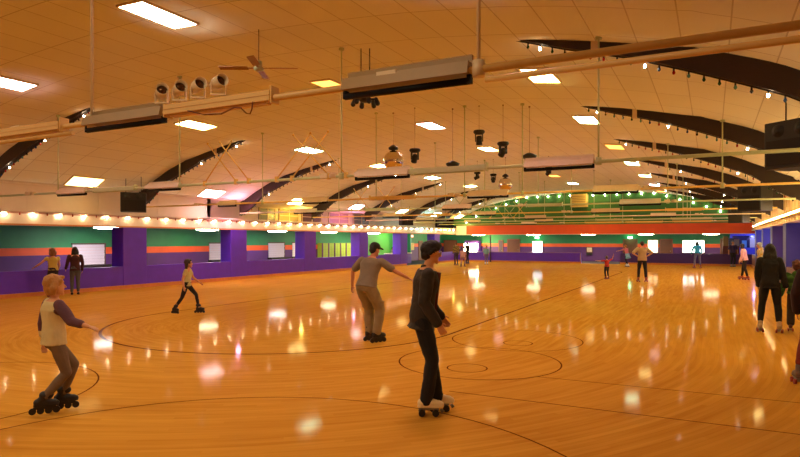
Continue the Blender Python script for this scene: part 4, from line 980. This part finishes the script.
# blue snack window at the far right
t = thing('kiosk', 'blue kiosk with a wide display window at the far right corner', 'kiosk', (1.9, 49.4, 0)); 
b = MB(); b.box(-.75, 2.4, 0, .2, 0, 1.2); b.box(-.75, 2.4, 0, .2, 2.05, 2.36); b.box(-.75, -.6, 0, .2, 1.2, 2.05); b.box(2.2, 2.4, 0, .2, 1.2, 2.05); b.build('front', mat('kiosk_blue', (56, 60, 205), .5, noise=.1), t)
b = MB(); b.box(-.6, 2.2, .12, .16, 1.2, 2.05); b.build('window', mat('kiosk_glass', (30, 30, 80), .1, noise=.6, scale=3), t)
for k in range(5):
    b = MB(); b.box(-.5 + .5 * k, -.2 + .5 * k, .02, .1, 1.22, 1.6 + .12 * (k % 3)); b.build('display_item', mat('display_%d' % k, [(200, 200, 160), (60, 120, 190), (190, 190, 200), (120, 150, 190), (160, 120, 60)][k], .5), t)
t = thing('display_cabinet', 'brown cabinet with upright glass cases on top in the far right corner', 'cabinet', (.7, 48.2, 0)); t.location = (1.2, 48.3, 0)
b = MB(); b.box(-.55, .5, -.3, .3, 0, 1.33); b.build('body', brown_panel, t)
for k in range(3): b = MB(); b.box(-.5 + .34 * k, -.2 + .34 * k, -.25, .2, 1.33, 2.0 - .1 * k); b.build('glass_case', mat('case_%d' % k, [(150, 120, 60), (50, 80, 130), (150, 150, 160)][k], .3), t)
# arcade machines glowing behind the right half wall
for k, (y, c) in enumerate(((21.6, (1, .55, .8)), (23.2, (.8, .6, 1)), (28.4, (1, .5, .75)), (33.8, (.35, .4, 1)), (39.2, (.3, .35, 1)))):
    t = thing('arcade_machine', 'arcade machine with a %s screen behind the right half wall, %s from the viewer' % (('pink', 'lilac', 'rose', 'blue', 'deep blue')[k], ORD[k]), 'arcade machine', (4.2, y, 0), D(-90), group='arcade machines on the right')
    b = MB(); b.loft([[V((x, yy, z)) for yy, z in [(-.4, 0), (.4, 0), (.4, 1.75), (-.25, 1.75), (-.3, 1.5), (-.05, 1.0), (-.4, .85)]] for x in (-.38, .38)], 0, False); b.build('cabinet', mat('navy_cabinet', (40, 32, 90), .5), t)
    b = MB(); b.box(-.33, .33, -.32, -.28, 1.0, 1.46); b.build('screen', glow('screen_%d' % k, c, 7), t)
    b = MB(); b.box(-.33, .33, -.3, -.24, 1.52, 1.72); b.build('marquee', glow('marquee_%d' % k, c, 4), t)

# ------------------------------------------------------------------ coloured spill from the party lamps
point('pink_lamp', (-18.0, 19.6, 3.0), 22, (1, .35, .6)); point('yellow_lamp', (-19.6, 26.2, 3.1), 24, (1, .72, .12)); point('rose_lamp', (-19.6, 31.5, 3.0), 14, (1, .35, .65))
point('cyan_lamp', (-18.1, 39.2, 2.95), 14, (.25, .9, 1)); point('amber_lamp', (-18.2, 44.2, 2.8), 14, (1, .7, .1))
point('arcade_glow', (-18.2, 49.6, 1.3), 130, (1, .8, .25)); point('violet_lamp', (-17.2, 49.4, 1.4), 14, (.45, .2, 1))
for y, e in ((22.6, 7), (34.2, 42), (40, 30)): point('blue_lamp', (3.1, y, 1.9), e, (.25, .28, 1))
point('pink_arcade_lamp', (3.6, 28.4, 1.6), 10, (1, .4, .6))
point('blue_kiosk_lamp', (2.6, 48.2, 2.1), 22, (.3, .35, 1)); point('lime_lamp', (-21.0, 33.9, 1.9), 20, (.85, 1, .3)); point('green_room_lamp', (-21.3, 40.5, 2.1), 26, (.55, 1, .4))
point('teal_lamp', (-20.5, 44.2, 2.0), 14, (.3, .9, .8))
